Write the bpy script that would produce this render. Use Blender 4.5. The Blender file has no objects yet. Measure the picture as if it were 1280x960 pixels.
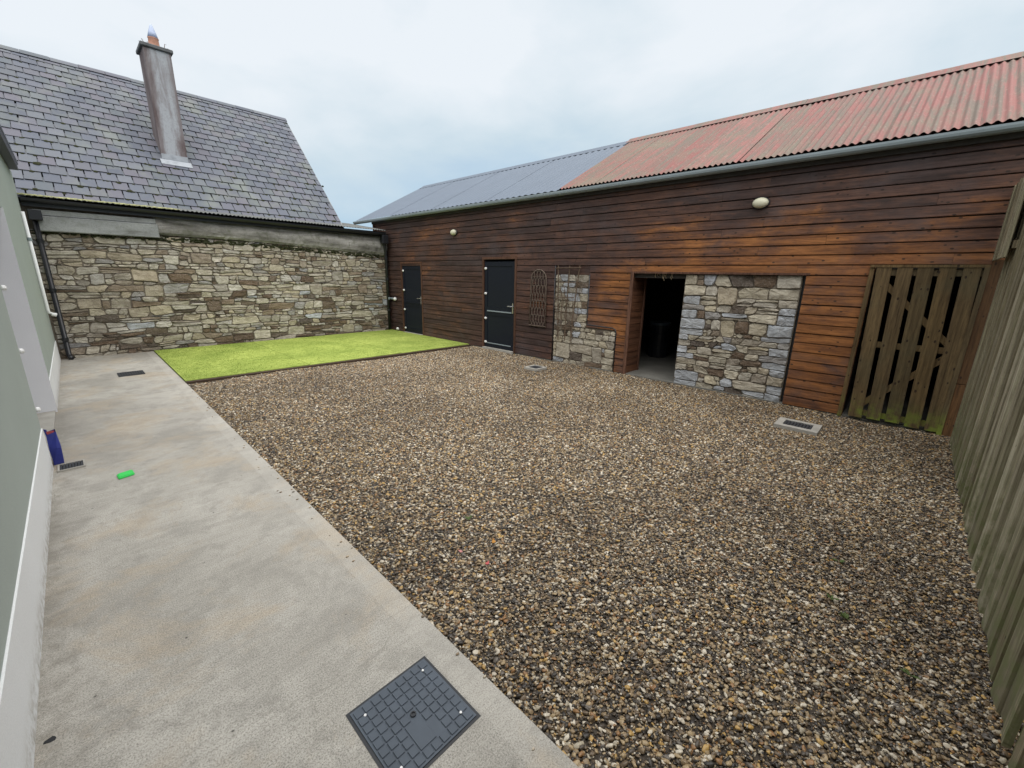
import bpy, bmesh, math, random
import numpy as np
from mathutils import Vector, Matrix

random.seed(7)
RNG = np.random.default_rng(11)
scene = bpy.context.scene
COL = scene.collection

# ------------------------------------------------------------------ camera
H = 1.7
cam_d = bpy.data.cameras.new('camera')
cam = bpy.data.objects.new('camera', cam_d)
COL.objects.link(cam)
scene.camera = cam
cam_d.sensor_fit = 'HORIZONTAL'
cam_d.sensor_width = 36.0
cam_d.lens = 520.73 / 1280 * 36.0
cam_d.clip_start = 0.02
cam_d.clip_end = 3000
_a = Vector((72 - 640, 333 - 480, 520.73)).normalized()      # world +Y seen from the camera (x right, y down, z forward)
_b = Vector((1150 - 640, 354 - 480, 520.73)).normalized()    # world +X
_c = _b.cross(_a).normalized()                               # world +Z
_b = _a.cross(_c)
Rw = Matrix((_b, _a, _c))
right, up, back = Rw.col[0], -Rw.col[1], -Rw.col[2]
M4 = Matrix((right, up, back)).transposed().to_4x4()
M4.translation = Vector((0, 0, H))
cam.matrix_world = M4

# ------------------------------------------------------------------ sky, sun, exposure
SUN_EL, SUN_AZ = 70.0, 195.0        # azimuth measured clockwise from +Y
world = bpy.data.worlds.new('World')
scene.world = world
world.use_nodes = True


def _sock(node, key):
    return node.inputs[key]


def NN(nt, typ, ins=None, **attrs):
    n = nt.nodes.new(typ)
    for k, v in attrs.items():
        setattr(n, k, v)
    for k, v in (ins or {}).items():
        s = n.inputs[k]
        if isinstance(v, bpy.types.NodeSocket):
            nt.links.new(v, s)
        else:
            s.default_value = v
    return n


def mixc(nt, fac, a, b, blend='MIX'):
    n = nt.nodes.new('ShaderNodeMix')
    n.data_type = 'RGBA'
    n.blend_type = blend
    for i, v in ((0, fac), (6, a), (7, b)):
        if isinstance(v, bpy.types.NodeSocket):
            nt.links.new(v, n.inputs[i])
        elif i == 0:
            n.inputs[i].default_value = v
        else:
            n.inputs[i].default_value = (v[0], v[1], v[2], 1)
    return n.outputs[2]


def ramp(nt, fac, stops, interp='LINEAR'):
    n = nt.nodes.new('ShaderNodeValToRGB')
    n.color_ramp.interpolation = interp
    cr = n.color_ramp
    while len(cr.elements) < len(stops):
        cr.elements.new(0.5)
    for e, (p, c) in zip(cr.elements, stops):
        e.position = p
        if not isinstance(c, (tuple, list)):
            c = (c, c, c)
        e.color = (c[0], c[1], c[2], 1)
    nt.links.new(fac, n.inputs[0])
    return n.outputs[0]


def noise(nt, vec, scale, detail=4.0, rough=0.55, dist=0.0):
    n = NN(nt, 'ShaderNodeTexNoise', {'Scale': scale, 'Detail': detail, 'Roughness': rough, 'Distortion': dist})
    if vec is not None:
        nt.links.new(vec, n.inputs['Vector'])
    return n.outputs['Fac']


def vmul(nt, vec, s):
    return NN(nt, 'ShaderNodeVectorMath', {0: vec, 1: s}, operation='MULTIPLY').outputs[0]


def mth(nt, op, a, b=0.0, clamp=False):
    n = NN(nt, 'ShaderNodeMath', {0: a, 1: b}, operation=op)
    n.use_clamp = clamp
    return n.outputs[0]


def maprange(nt, v, a, b, c=0.0, d=1.0, smooth=True):
    n = NN(nt, 'ShaderNodeMapRange', {'Value': v, 'From Min': a, 'From Max': b, 'To Min': c, 'To Max': d})
    n.interpolation_type = 'SMOOTHSTEP' if smooth else 'LINEAR'
    return n.outputs[0]


wt = world.node_tree
wt.nodes.clear()
sky = NN(wt, 'ShaderNodeTexSky', sky_type='NISHITA')
sky.sun_disc = False
sky.sun_elevation = math.radians(SUN_EL)
sky.sun_rotation = math.radians(SUN_AZ)
sky.air_density = 1.0
sky.dust_density = 1.5
sky.ozone_density = 1.5
tc = NN(wt, 'ShaderNodeTexCoord')
sep = NN(wt, 'ShaderNodeSeparateXYZ', {0: tc.outputs['Generated']})
cv = vmul(wt, tc.outputs['Generated'], (1.0, 1.0, 2.2))
c1 = noise(wt, cv, 2.1, 6, 0.52, 0.25)
c2 = noise(wt, cv, 0.9, 3, 0.5, 0.1)
elev = maprange(wt, sep.outputs[2], 0.0, 0.42, 0.0, 1.0)
cov = mth(wt, 'ADD', mth(wt, 'MULTIPLY', elev, 0.55), mth(wt, 'ADD', mth(wt, 'MULTIPLY', c1, 0.75), mth(wt, 'MULTIPLY', c2, 0.35)))
cover = maprange(wt, cov, 0.38, 1.0, 0.6, 0.98)
cloudcol = ramp(wt, mth(wt, 'MULTIPLY', cov, 0.75), [(0.32, (1.3, 2.4, 4.1)), (0.5, (2.5, 3.5, 4.4)), (0.66, (3.6, 4.3, 4.75)), (0.82, (4.9, 5.2, 5.5))])
skymix = mixc(wt, cover, sky.outputs[0], cloudcol)
bg = NN(wt, 'ShaderNodeBackground', {'Color': skymix, 'Strength': 0.055})
wo = NN(wt, 'ShaderNodeOutputWorld', {0: bg.outputs[0]})

sun_d = bpy.data.lights.new('sun', 'SUN')
sun_d.energy = 1.5
sun_d.angle = math.radians(100)
sun_d.color = (1.0, 0.96, 0.9)
sun = bpy.data.objects.new('sun', sun_d)
COL.objects.link(sun)
_az, _el = math.radians(SUN_AZ), math.radians(SUN_EL)
sd = Vector((math.sin(_az) * math.cos(_el), math.cos(_az) * math.cos(_el), math.sin(_el)))
sun.rotation_euler = sd.to_track_quat('Z', 'Y').to_euler()

vs = scene.view_settings
vs.view_transform = 'Standard'
vs.look = 'None'
vs.exposure = 1.66
vs.gamma = 1.0
vs.use_curve_mapping = False
scene.cycles.max_bounces = 6

# ------------------------------------------------------------------ materials
MATS = {}


def newmat(name, rough=0.8, spec=0.3):
    m = bpy.data.materials.new(name)
    m.use_nodes = True
    nt = m.node_tree
    b = nt.nodes['Principled BSDF']
    b.inputs['Roughness'].default_value = rough
    b.inputs['Specular IOR Level'].default_value = spec
    MATS[name] = m
    return m, nt, b


def rnd(nt):
    oi = NN(nt, 'ShaderNodeObjectInfo')
    ge = NN(nt, 'ShaderNodeNewGeometry')
    return mth(nt, 'FRACT', mth(nt, 'ADD', oi.outputs['Random'], ge.outputs['Random Per Island']))


def posr(nt, r=None):
    ge = NN(nt, 'ShaderNodeNewGeometry')
    if r is None:
        return ge.outputs['Position']
    off = NN(nt, 'ShaderNodeCombineXYZ', {0: mth(nt, 'MULTIPLY', r, 57.0), 1: mth(nt, 'MULTIPLY', r, 31.0), 2: mth(nt, 'MULTIPLY', r, 17.0)})
    return NN(nt, 'ShaderNodeVectorMath', {0: ge.outputs['Position'], 1: off.outputs[0]}, operation='ADD').outputs[0]


def bump(nt, b, h, strength=0.5, dist=0.01):
    n = NN(nt, 'ShaderNodeBump', {'Height': h, 'Strength': strength, 'Distance': dist})
    nt.links.new(n.outputs[0], b.inputs['Normal'])


def plain(name, col, rough=0.6, spec=0.3, var=0.12, nscale=14.0, metal=0.0, bumps=0.0):
    m, nt, b = newmat(name, rough, spec)
    p = posr(nt)
    f = noise(nt, p, nscale, 5)
    c = mixc(nt, f, [max(0, x * (1 - var * 2)) for x in col], [x * (1 + var * 2) for x in col])
    nt.links.new(c, b.inputs['Base Color'])
    b.inputs['Metallic'].default_value = metal
    if bumps:
        bump(nt, b, noise(nt, p, nscale * 6, 4), bumps, 0.004)
    return m


def mat_concrete():
    m, nt, b = newmat('concrete', 0.75, 0.3)
    p = posr(nt)
    big = noise(nt, p, 0.8, 6, 0.68, 0.3)
    mid = noise(nt, p, 3.5, 8, 0.72, 0.2)
    spot = noise(nt, p, 14, 6, 0.75)
    fine = noise(nt, p, 170, 3, 0.75)
    brush = noise(nt, vmul(nt, p, (3.0, 70.0, 1.0)), 1.0, 4, 0.6, 0.3)
    c = mixc(nt, ramp(nt, big, [(0.36, 0), (0.64, 1)]), (0.34, 0.32, 0.285), (0.51, 0.485, 0.44))
    c = mixc(nt, ramp(nt, mid, [(0.48, 0), (0.62, 0.62)]), c, (0.275, 0.262, 0.238))
    c = mixc(nt, ramp(nt, spot, [(0.54, 0), (0.66, 0.5)]), c, (0.27, 0.25, 0.22))
    pit = noise(nt, p, 42, 4, 0.7)
    c = mixc(nt, ramp(nt, pit, [(0.62, 0), (0.68, 0.6)]), c, (0.2, 0.185, 0.16))
    damp = noise(nt, vmul(nt, p, (1.0, 0.7, 1.0)), 0.75, 7, 0.62, 0.5)
    c = mixc(nt, ramp(nt, damp, [(0.5, 0), (0.58, 0.55)]), c, (0.25, 0.235, 0.21))
    warm = noise(nt, p, 1.3, 6, 0.7, 0.4)
    c = mixc(nt, ramp(nt, warm, [(0.5, 0), (0.62, 0.6)]), c, (0.44, 0.355, 0.255))
    c = mixc(nt, ramp(nt, brush, [(0.35, 0.3), (0.55, 0.0)]), c, (0.25, 0.235, 0.21))
    c = mixc(nt, ramp(nt, fine, [(0.36, 0.85), (0.52, 0.0)]), c, (0.15, 0.14, 0.125))
    c = mixc(nt, ramp(nt, fine, [(0.56, 0.0), (0.72, 0.6)]), c, (0.6, 0.57, 0.52))
    vo = NN(nt, 'ShaderNodeTexVoronoi', {'Vector': p, 'Scale': 7.0, 'Randomness': 1.0})
    c = mixc(nt, ramp(nt, vo.outputs['Distance'], [(0.025, 0.85), (0.05, 0.0)]), c, (0.05, 0.045, 0.04))
    # darker where the slab meets the house and the wall
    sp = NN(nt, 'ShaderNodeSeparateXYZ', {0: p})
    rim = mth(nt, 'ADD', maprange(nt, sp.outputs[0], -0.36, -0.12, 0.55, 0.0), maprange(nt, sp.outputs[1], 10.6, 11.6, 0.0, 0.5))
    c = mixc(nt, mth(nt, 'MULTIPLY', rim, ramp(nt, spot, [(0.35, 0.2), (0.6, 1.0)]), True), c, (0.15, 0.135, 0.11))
    # the strip along the gravel was poured separately and cured paler
    ex_ = mth(nt, 'ADD', mth(nt, 'SUBTRACT', sp.outputs[0], mth(nt, 'MULTIPLY', sp.outputs[1], 0.0105)), mth(nt, 'MULTIPLY', mth(nt, 'SUBTRACT', mid, 0.5), 0.02))
    c = mixc(nt, maprange(nt, ex_, 0.853, 0.861, 0.0, 0.15), c, (0.56, 0.53, 0.48))
    # hairline cracks
    vc = NN(nt, 'ShaderNodeTexVoronoi', {'Vector': NN(nt, 'ShaderNodeVectorMath', {0: p, 1: vmul(nt, NN(nt, 'ShaderNodeTexNoise', {'Vector': p, 'Scale': 5.0, 'Detail': 4.0}).outputs['Color'], (0.35, 0.35, 0.0))}, operation='ADD').outputs[0], 'Scale': 0.42, 'Randomness': 1.0}, feature='DISTANCE_TO_EDGE')
    c = mixc(nt, ramp(nt, vc.outputs['Distance'], [(0.0005, 0.22), (0.0014, 0.0)]), c, (0.13, 0.12, 0.1))
    nt.links.new(c, b.inputs['Base Color'])
    nt.links.new(ramp(nt, mid, [(0.3, 0.6), (0.7, 0.85)]), b.inputs['Roughness'])
    bump(nt, b, mth(nt, 'ADD', mth(nt, 'MULTIPLY', fine, 0.35), spot), 0.28, 0.005)
    return m


def mat_wood(name, cols, grain, stain=None, moss=None, rough=0.62, spec=0.3, knots=True, gs=(34.0, 34.0, 34.0), grey=None, nax=0, kth=0.35):
    """grain: axis index the grain runs along; cols: per board ramp stops"""
    m, nt, b = newmat(name, rough, spec)
    r = rnd(nt)
    p = posr(nt, r)
    wp = posr(nt)
    s = list(gs)
    s[grain] = 1.6
    g = noise(nt, vmul(nt, p, s), 1.0, 6, 0.65, 0.35)
    g2 = noise(nt, vmul(nt, p, [x * 0.3 for x in s]), 1.0, 4, 0.6, 0.2)
    base = ramp(nt, r, cols)
    if stain:
        base = stain(nt, base, wp, p, r)
    c = mixc(nt, ramp(nt, g, [(0.3, 0.85), (0.6, 0.0)]), base, (0.33, 0.29, 0.27), 'MULTIPLY')
    c = mixc(nt, ramp(nt, g2, [(0.4, 0.0), (0.7, 0.65)]), c, (0.45, 0.42, 0.4), 'MULTIPLY')
    g3 = noise(nt, vmul(nt, p, [x * (2.2 if i_ != grain else 5.0) for i_, x in enumerate(s)]), 1.0, 3, 0.7)
    c = mixc(nt, ramp(nt, g3, [(0.35, 0.5), (0.55, 0.0)]), c, (0.4, 0.37, 0.35), 'MULTIPLY')
    if grey:
        gn = noise(nt, wp, 1.7, 4, 0.6, 0.5)
        c = mixc(nt, ramp(nt, gn, [(0.5, 0.0), (0.75, 0.45)]), c, grey)
    if knots:
        ks = [19.0, 19.0, 19.0]
        ks[grain] = 11.0
        ks[nax] = 0.0
        vo = NN(nt, 'ShaderNodeTexVoronoi', {'Vector': vmul(nt, p, ks), 'Scale': 1.0, 'Randomness': 1.0})
        cs = NN(nt, 'ShaderNodeSeparateColor', {0: vo.outputs['Color']})
        size = maprange(nt, cs.outputs[0], kth, 1.0, 0.0, 0.19, False)
        kf = maprange(nt, mth(nt, 'SUBTRACT', vo.outputs['Distance'], size), -0.03, 0.04, 0.85, 0.0)
        kf = mth(nt, 'MULTIPLY', kf, mth(nt, 'GREATER_THAN', cs.outputs[0], kth))
        c = mixc(nt, kf, c, (0.02, 0.012, 0.008))
    if moss:
        mn = noise(nt, wp, 9.0, 5, 0.65)
        z = NN(nt, 'ShaderNodeSeparateXYZ', {0: wp}).outputs[2]
        mf = mth(nt, 'MULTIPLY', maprange(nt, z, moss[0], moss[1], 1.0, 0.0), ramp(nt, mn, [(0.4, 0.0), (0.6, 1.0)]))
        c = mixc(nt, mf, c, moss[2])
    nt.links.new(c, b.inputs['Base Color'])
    bump(nt, b, g, 0.35, 0.004)
    return m


def barn_stain(nt, base, wp, p, r):
    sp = NN(nt, 'ShaderNodeSeparateXYZ', {0: wp})
    n1 = noise(nt, vmul(nt, wp, (1.0, 0.55, 1.5)), 1.0, 4, 0.55, 0.4)
    n2 = noise(nt, vmul(nt, wp, (1.0, 1.3, 2.6)), 1.0, 5, 0.62, 0.5)
    # the oil finish has kept its orange on the boards at the near end of the barn, and weathered to brown further along and up
    fy = maprange(nt, sp.outputs[1], 6.2, 2.4, 0.0, 1.0)
    fz = maprange(nt, sp.outputs[2], 3.0, 1.7, 0.12, 1.0)
    f = mth(nt, 'ADD', mth(nt, 'MULTIPLY', mth(nt, 'MULTIPLY', fy, fz), 0.8), mth(nt, 'MULTIPLY', mth(nt, 'SUBTRACT', mth(nt, 'ADD', n1, n2), 1.0), 1.7))
    f = mth(nt, 'ADD', f, mth(nt, 'MULTIPLY', mth(nt, 'SUBTRACT', r, 0.5), 0.16))
    o = ramp(nt, n2, [(0.3, (0.25, 0.095, 0.034)), (0.7, (0.41, 0.168, 0.05))])
    n4 = noise(nt, vmul(nt, p, (1.0, 3.4, 11.0)), 1.0, 6, 0.7, 0.6)
    f = mth(nt, 'ADD', f, mth(nt, 'MULTIPLY', mth(nt, 'SUBTRACT', n4, 0.5), 1.15))
    c = mixc(nt, maprange(nt, f, -0.1, 0.35, 0.0, 1.0), base, (0.135, 0.068, 0.047))
    return mixc(nt, maprange(nt, f, 0.3, 0.95, 0.0, 0.95), c, o)


def mat_stone(name, stops, moss=0.0, dark=(0.05, 0.042, 0.035)):
    m, nt, b = newmat(name, 0.82, 0.25)
    r = rnd(nt)
    p = posr(nt, r)
    base = ramp(nt, r, stops)
    n1 = noise(nt, p, 9, 6, 0.65, 0.5)
    n2 = noise(nt, p, 45, 5, 0.7)
    n3 = noise(nt, vmul(nt, p, (6, 6, 22)), 1.0, 5, 0.6, 0.5)
    c = mixc(nt, ramp(nt, n1, [(0.4, 0.0), (0.7, 0.5)]), base, (0.55, 0.5, 0.44), 'MULTIPLY')
    c = mixc(nt, ramp(nt, n3, [(0.42, 0.55), (0.6, 0.0)]), c, (0.45, 0.42, 0.4), 'MULTIPLY')
    c = mixc(nt, ramp(nt, n2, [(0.55, 0.0), (0.75, 0.4)]), c, (0.55, 0.53, 0.48))
    c = mixc(nt, ramp(nt, n2, [(0.28, 0.55), (0.42, 0.0)]), c, dark)
    nt.links.new(c, b.inputs['Base Color'])
    bump(nt, b, mth(nt, 'ADD', n1, mth(nt, 'MULTIPLY', n2, 0.5)), 0.85, 0.025)
    return m


def mat_slate():
    m, nt, b = newmat('slate', 0.58, 0.35)
    r = rnd(nt)
    p = posr(nt, r)
    wp = posr(nt)
    base = ramp(nt, r, [(0.0, (0.06, 0.071, 0.098)), (0.3, (0.088, 0.1, 0.132)), (0.55, (0.1, 0.096, 0.124)), (0.8, (0.074, 0.09, 0.108)), (1.0, (0.12, 0.13, 0.158))])
    n1 = noise(nt, p, 11, 5, 0.65, 0.6)
    n2 = noise(nt, wp, 1.3, 4, 0.6, 0.4)
    n3 = noise(nt, wp, 26, 5, 0.7)
    c = mixc(nt, ramp(nt, n1, [(0.4, 0.0), (0.7, 0.5)]), base, (0.1, 0.1, 0.115))
    c = mixc(nt, ramp(nt, n2, [(0.52, 0.0), (0.7, 0.45)]), c, (0.17, 0.19, 0.15))
    c = mixc(nt, ramp(nt, n3, [(0.62, 0.0), (0.74, 0.6)]), c, (0.09, 0.1, 0.05))
    nt.links.new(c, b.inputs['Base Color'])
    bump(nt, b, n1, 0.4, 0.008)
    return m


def mat_rust():
    m, nt, b = newmat('red_iron', 0.7, 0.2)
    r = rnd(nt)
    p = posr(nt, r)
    wp = posr(nt)
    base = ramp(nt, r, [(0.0, (0.21, 0.09, 0.082)), (0.5, (0.28, 0.125, 0.113)), (1.0, (0.21, 0.105, 0.092))])
    st = noise(nt, vmul(nt, p, (0.8, 11, 0.8)), 1.0, 5, 0.7, 0.6)
    n2 = noise(nt, wp, 1.6, 5, 0.6, 0.6)
    n3 = noise(nt, wp, 22, 4, 0.7)
    c = mixc(nt, ramp(nt, st, [(0.42, 0.0), (0.58, 0.9)]), base, (0.15, 0.13, 0.108))
    c = mixc(nt, ramp(nt, n2, [(0.5, 0.0), (0.72, 0.7)]), c, (0.17, 0.16, 0.12))
    c = mixc(nt, ramp(nt, n2, [(0.28, 0.55), (0.42, 0.0)]), c, (0.28, 0.115, 0.1))
    c = mixc(nt, ramp(nt, n3, [(0.58, 0.0), (0.74, 0.5)]), c, (0.42, 0.31, 0.28))
    c = mixc(nt, ramp(nt, n3, [(0.26, 0.6), (0.42, 0.0)]), c, (0.13, 0.07, 0.05))
    nt.links.new(c, b.inputs['Base Color'])
    bump(nt, b, n3, 0.25, 0.004)
    return m


def mat_grass():
    m, nt, b = newmat('lime_turf', 0.8, 0.15)
    p = posr(nt)
    n1 = noise(nt, p, 1.3, 5, 0.6, 0.4)
    n2 = noise(nt, p, 14, 5, 0.65)
    c = mixc(nt, ramp(nt, n1, [(0.35, 0), (0.65, 1)]), (0.24, 0.31, 0.065), (0.38, 0.45, 0.11))
    c = mixc(nt, ramp(nt, n2, [(0.35, 0.6), (0.55, 0.0)]), c, (0.17, 0.23, 0.04))
    nt.links.new(c, b.inputs['Base Color'])
    bump(nt, b, noise(nt, p, 160, 3, 0.7), 0.6, 0.01)
    return m


def mat_pebble():
    m, nt, b = newmat('pebble', 0.42, 0.45)
    at = NN(nt, 'ShaderNodeAttribute', attribute_name='rnd', attribute_type='INSTANCER')
    r = at.outputs['Fac']
    c = ramp(nt, r, [(0.0, (0.045, 0.037, 0.03)), (0.18, (0.085, 0.066, 0.048)), (0.3, (0.175, 0.125, 0.078)), (0.45, (0.31, 0.225, 0.13)),
                     (0.56, (0.18, 0.155, 0.132)), (0.62, (0.46, 0.345, 0.2)), (0.75, (0.33, 0.18, 0.078)), (0.8, (0.5, 0.44, 0.335)),
                     (0.88, (0.56, 0.36, 0.125)), (0.915, (0.72, 0.65, 0.53))], 'CONSTANT')
    tcn = NN(nt, 'ShaderNodeTexCoord')
    n = noise(nt, tcn.outputs['Object'], 1.5, 4, 0.6)
    c = mixc(nt, ramp(nt, n, [(0.35, 0.5), (0.65, 0.0)]), c, (0.45, 0.42, 0.4), 'MULTIPLY')
    big = noise(nt, posr(nt), 0.5, 5, 0.65, 0.5)
    c = mixc(nt, ramp(nt, big, [(0.42, 0.0), (0.62, 0.6)]), c, (0.5, 0.47, 0.44), 'MULTIPLY')
    nt.links.new(c, b.inputs['Base Color'])
    return m


def mat_render(name, col, dirt, splash=False):
    m, nt, b = newmat(name, 0.85, 0.2)
    p = posr(nt)
    n1 = noise(nt, p, 1.5, 5, 0.6, 0.4)
    n2 = noise(nt, p, 160, 3, 0.7)
    c = mixc(nt, ramp(nt, n1, [(0.35, 0.0), (0.75, 0.45)]), col, dirt)
    c = mixc(nt, ramp(nt, n2, [(0.35, 0.25), (0.6, 0.0)]), c, [x * 0.6 for x in col])
    if splash:
        zz_ = NN(nt, 'ShaderNodeSeparateXYZ', {0: p}).outputs[2]
        n5 = noise(nt, p, 18, 6, 0.75)
        c = mixc(nt, mth(nt, 'MULTIPLY', maprange(nt, zz_, 0.0, 0.16, 1.0, 0.0), ramp(nt, n5, [(0.42, 0.0), (0.62, 0.7)])), c, (0.3, 0.26, 0.2))
    nt.links.new(c, b.inputs['Base Color'])
    bump(nt, b, n2, 0.4, 0.003)
    return m


def mat_oldrender(name='old_render', stops=((0.3, (0.07, 0.065, 0.06)), (0.46, (0.22, 0.21, 0.195)), (0.68, (0.4, 0.385, 0.365))), mossy=0.7):
    m, nt, b = newmat(name, 0.85, 0.2)
    p = posr(nt)
    n1 = noise(nt, vmul(nt, p, (0.8, 3, 5)), 1.0, 5, 0.65, 0.6)
    n2 = noise(nt, p, 8, 5, 0.65)
    n3 = noise(nt, p, 60, 4, 0.7)
    c = ramp(nt, n1, list(stops))
    c = mixc(nt, ramp(nt, n2, [(0.5, 0.0), (0.7, mossy)]), c, (0.09, 0.095, 0.06))
    c = mixc(nt, ramp(nt, n3, [(0.3, 0.4), (0.5, 0.0)]), c, (0.06, 0.06, 0.055))
    nt.links.new(c, b.inputs['Base Color'])
    bump(nt, b, mth(nt, 'ADD', n2, n3), 0.5, 0.015)
    return m


def mat_chimney():
    m, nt, b = newmat('chimney_render', 0.8, 0.25)
    p = posr(nt)
    n1 = noise(nt, vmul(nt, p, (3.0, 3.0, 0.45)), 1.0, 6, 0.7, 0.4)
    n2 = noise(nt, p, 24, 5, 0.7)
    sp = NN(nt, 'ShaderNodeSeparateXYZ', {0: p})
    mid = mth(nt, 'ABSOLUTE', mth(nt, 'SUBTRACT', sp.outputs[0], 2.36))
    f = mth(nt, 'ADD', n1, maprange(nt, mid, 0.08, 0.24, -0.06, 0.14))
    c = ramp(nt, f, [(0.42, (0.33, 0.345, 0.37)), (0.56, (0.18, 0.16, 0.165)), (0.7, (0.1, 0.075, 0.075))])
    c = mixc(nt, ramp(nt, n2, [(0.5, 0.0), (0.7, 0.35)]), c, (0.16, 0.13, 0.12))
    nt.links.new(c, b.inputs['Base Color'])
    bump(nt, b, n2, 0.4, 0.01)
    return m


M_CONC = mat_concrete()
M_EDGE = plain('pale_concrete', (0.33, 0.315, 0.285), 0.8, 0.25, 0.2, 6, bumps=0.3)
M_BARN = mat_wood('barn_boards', [(0.0, (0.068, 0.043, 0.038)), (0.35, (0.085, 0.05, 0.043)), (0.7, (0.095, 0.054, 0.044)), (1.0, (0.078, 0.05, 0.047))], 1, barn_stain, grey=(0.085, 0.072, 0.075))
M_JAMB = mat_wood('jamb_boards', [(0.0, (0.13, 0.06, 0.035)), (1.0, (0.18, 0.08, 0.042))], 0)
M_TRIM = mat_wood('barn_trim', [(0.0, (0.13, 0.065, 0.042)), (1.0, (0.17, 0.085, 0.055))], 2, knots=False)
M_ORANGE = mat_wood('orange_board', [(0.0, (0.11, 0.058, 0.026)), (1.0, (0.15, 0.075, 0.03))], 2, nax=0)
M_GATE = mat_wood('gate_boards', [(0.0, (0.12, 0.088, 0.042)), (0.4, (0.19, 0.122, 0.05)), (0.75, (0.14, 0.104, 0.055)), (1.0, (0.21, 0.13, 0.05))], 2,
                  moss=(0.0, 0.36, (0.16, 0.2, 0.03)), rough=0.75, grey=(0.075, 0.078, 0.045), nax=0)
M_FENCE = mat_wood('fence_boards', [(0.0, (0.2, 0.175, 0.105)), (0.25, (0.42, 0.385, 0.26)), (0.5, (0.27, 0.235, 0.145)), (0.75, (0.55, 0.51, 0.375)), (1.0, (0.33, 0.275, 0.175))], 2, gs=(60.0, 60.0, 60.0),
                   moss=(0.0, 0.9, (0.17, 0.18, 0.085)), rough=0.8, knots=True, nax=1, kth=0.8, grey=(0.36, 0.345, 0.26))
M_STONE = mat_stone('rubble_stone', [(0.0, (0.39, 0.34, 0.26)), (0.16, (0.52, 0.48, 0.4)), (0.34, (0.4, 0.37, 0.32)), (0.46, (0.26, 0.2, 0.145)), (0.58, (0.55, 0.52, 0.45)), (0.72, (0.45, 0.39, 0.29)), (0.85, (0.33, 0.32, 0.315)), (0.93, (0.6, 0.57, 0.51)), (1.0, (0.24, 0.24, 0.25))])
M_DSTONE = mat_stone('brown_stone', [(0.0, (0.14, 0.1, 0.075)), (0.4, (0.2, 0.145, 0.1)), (0.7, (0.12, 0.1, 0.085)), (1.0, (0.24, 0.19, 0.14))])
M_TAN = mat_stone('tan_stone', [(0.0, (0.52, 0.46, 0.34)), (0.3, (0.46, 0.425, 0.345)), (0.55, (0.58, 0.53, 0.42)), (0.75, (0.36, 0.32, 0.26)), (1.0, (0.52, 0.49, 0.42))])
M_BLUE = mat_stone('blue_stone', [(0.0, (0.43, 0.46, 0.5)), (0.5, (0.53, 0.56, 0.6)), (1.0, (0.38, 0.4, 0.43))])
M_MORTAR = plain('mortar', (0.17, 0.145, 0.115), 0.95, 0.1, 0.3, 20, bumps=0.6)
M_SLATE = mat_slate()
M_SEDGE = plain('mossy_shaded_slate_edge', (0.032, 0.034, 0.03), 0.9, 0.15, 0.4, 30)  # mossy edges, with the shadow line of each course painted in too
M_RED = mat_rust()
M_GREY = plain('grey_iron', (0.115, 0.142, 0.185), 0.55, 0.35, 0.06, 2.0)
M_GALV = plain('galvanised', (0.24, 0.285, 0.305), 0.5, 0.5, 0.12, 3.0)
M_GRASS = mat_grass()
M_PEB = mat_pebble()
M_BED = plain('grit', (0.07, 0.058, 0.047), 0.9, 0.2, 0.4, 60, bumps=0.8)
M_SOIL = plain('soil', (0.06, 0.075, 0.03), 0.95, 0.1, 0.3, 0.6)
M_WALL = mat_render('grey_green_render', (0.39, 0.435, 0.405), (0.33, 0.365, 0.335))
M_WHITE = mat_render('white_paint', (0.8, 0.81, 0.82), (0.7, 0.7, 0.69), True)
M_JWHITE = mat_render('pale_grey_paint', (0.72, 0.73, 0.77), (0.6, 0.6, 0.64))
M_OLD = mat_oldrender()
M_SLAB = mat_oldrender('grey_slab', [(0.28, (0.12, 0.12, 0.115)), (0.42, (0.24, 0.25, 0.25)), (0.7, (0.33, 0.34, 0.34))], 0.35)
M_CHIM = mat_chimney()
M_DSLAB = plain('dark_slab', (0.11, 0.115, 0.12), 0.85, 0.2, 0.3, 9, bumps=0.4)
M_BLACK = plain('black_plastic', (0.012, 0.013, 0.017), 0.4, 0.5, 0.1)
M_DOOR = plain('black_door', (0.007, 0.010, 0.018), 0.55, 0.3, 0.1)
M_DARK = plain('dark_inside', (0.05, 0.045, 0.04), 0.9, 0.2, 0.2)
M_FLOOR = plain('barn_floor', (0.15, 0.145, 0.13), 0.85, 0.2, 0.2, 3)
M_CHROME = plain('chrome', (0.6, 0.6, 0.6), 0.25, 0.5, 0.05, metal=0.9)
M_CAP = plain('white_cap', (0.75, 0.75, 0.75), 0.4, 0.5, 0.03)
M_CREAM = plain('cream_glass', (0.62, 0.6, 0.45), 0.35, 0.5, 0.06)
M_COVER = plain('cover_plastic', (0.07, 0.086, 0.11), 0.55, 0.4, 0.15, 8)
M_IRON = plain('cast_iron', (0.035, 0.038, 0.045), 0.6, 0.4, 0.3, 12)
M_TERRA = plain('terracotta', (0.4, 0.21, 0.15), 0.8, 0.2, 0.3, 12)
M_COWL = plain('cowl', (0.34, 0.4, 0.55), 0.4, 0.5, 0.15, 10)
M_TWIG = plain('twig', (0.12, 0.085, 0.06), 0.8, 0.2, 0.3, 20)
M_WICKER = plain('wicker', (0.13, 0.1, 0.08), 0.8, 0.2, 0.3, 20)
M_STRAW = plain('straw', (0.3, 0.24, 0.16), 0.9, 0.1, 0.2, 20)
M_BAG = plain('blue_plastic', (0.025, 0.035, 0.21), 0.45, 0.45, 0.25, 9)
M_BAGIN = plain('red_lining', (0.12, 0.015, 0.09), 0.5, 0.4, 0.2)
M_GREEN = plain('green_plastic', (0.04, 0.55, 0.1), 0.5, 0.4, 0.06)
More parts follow.
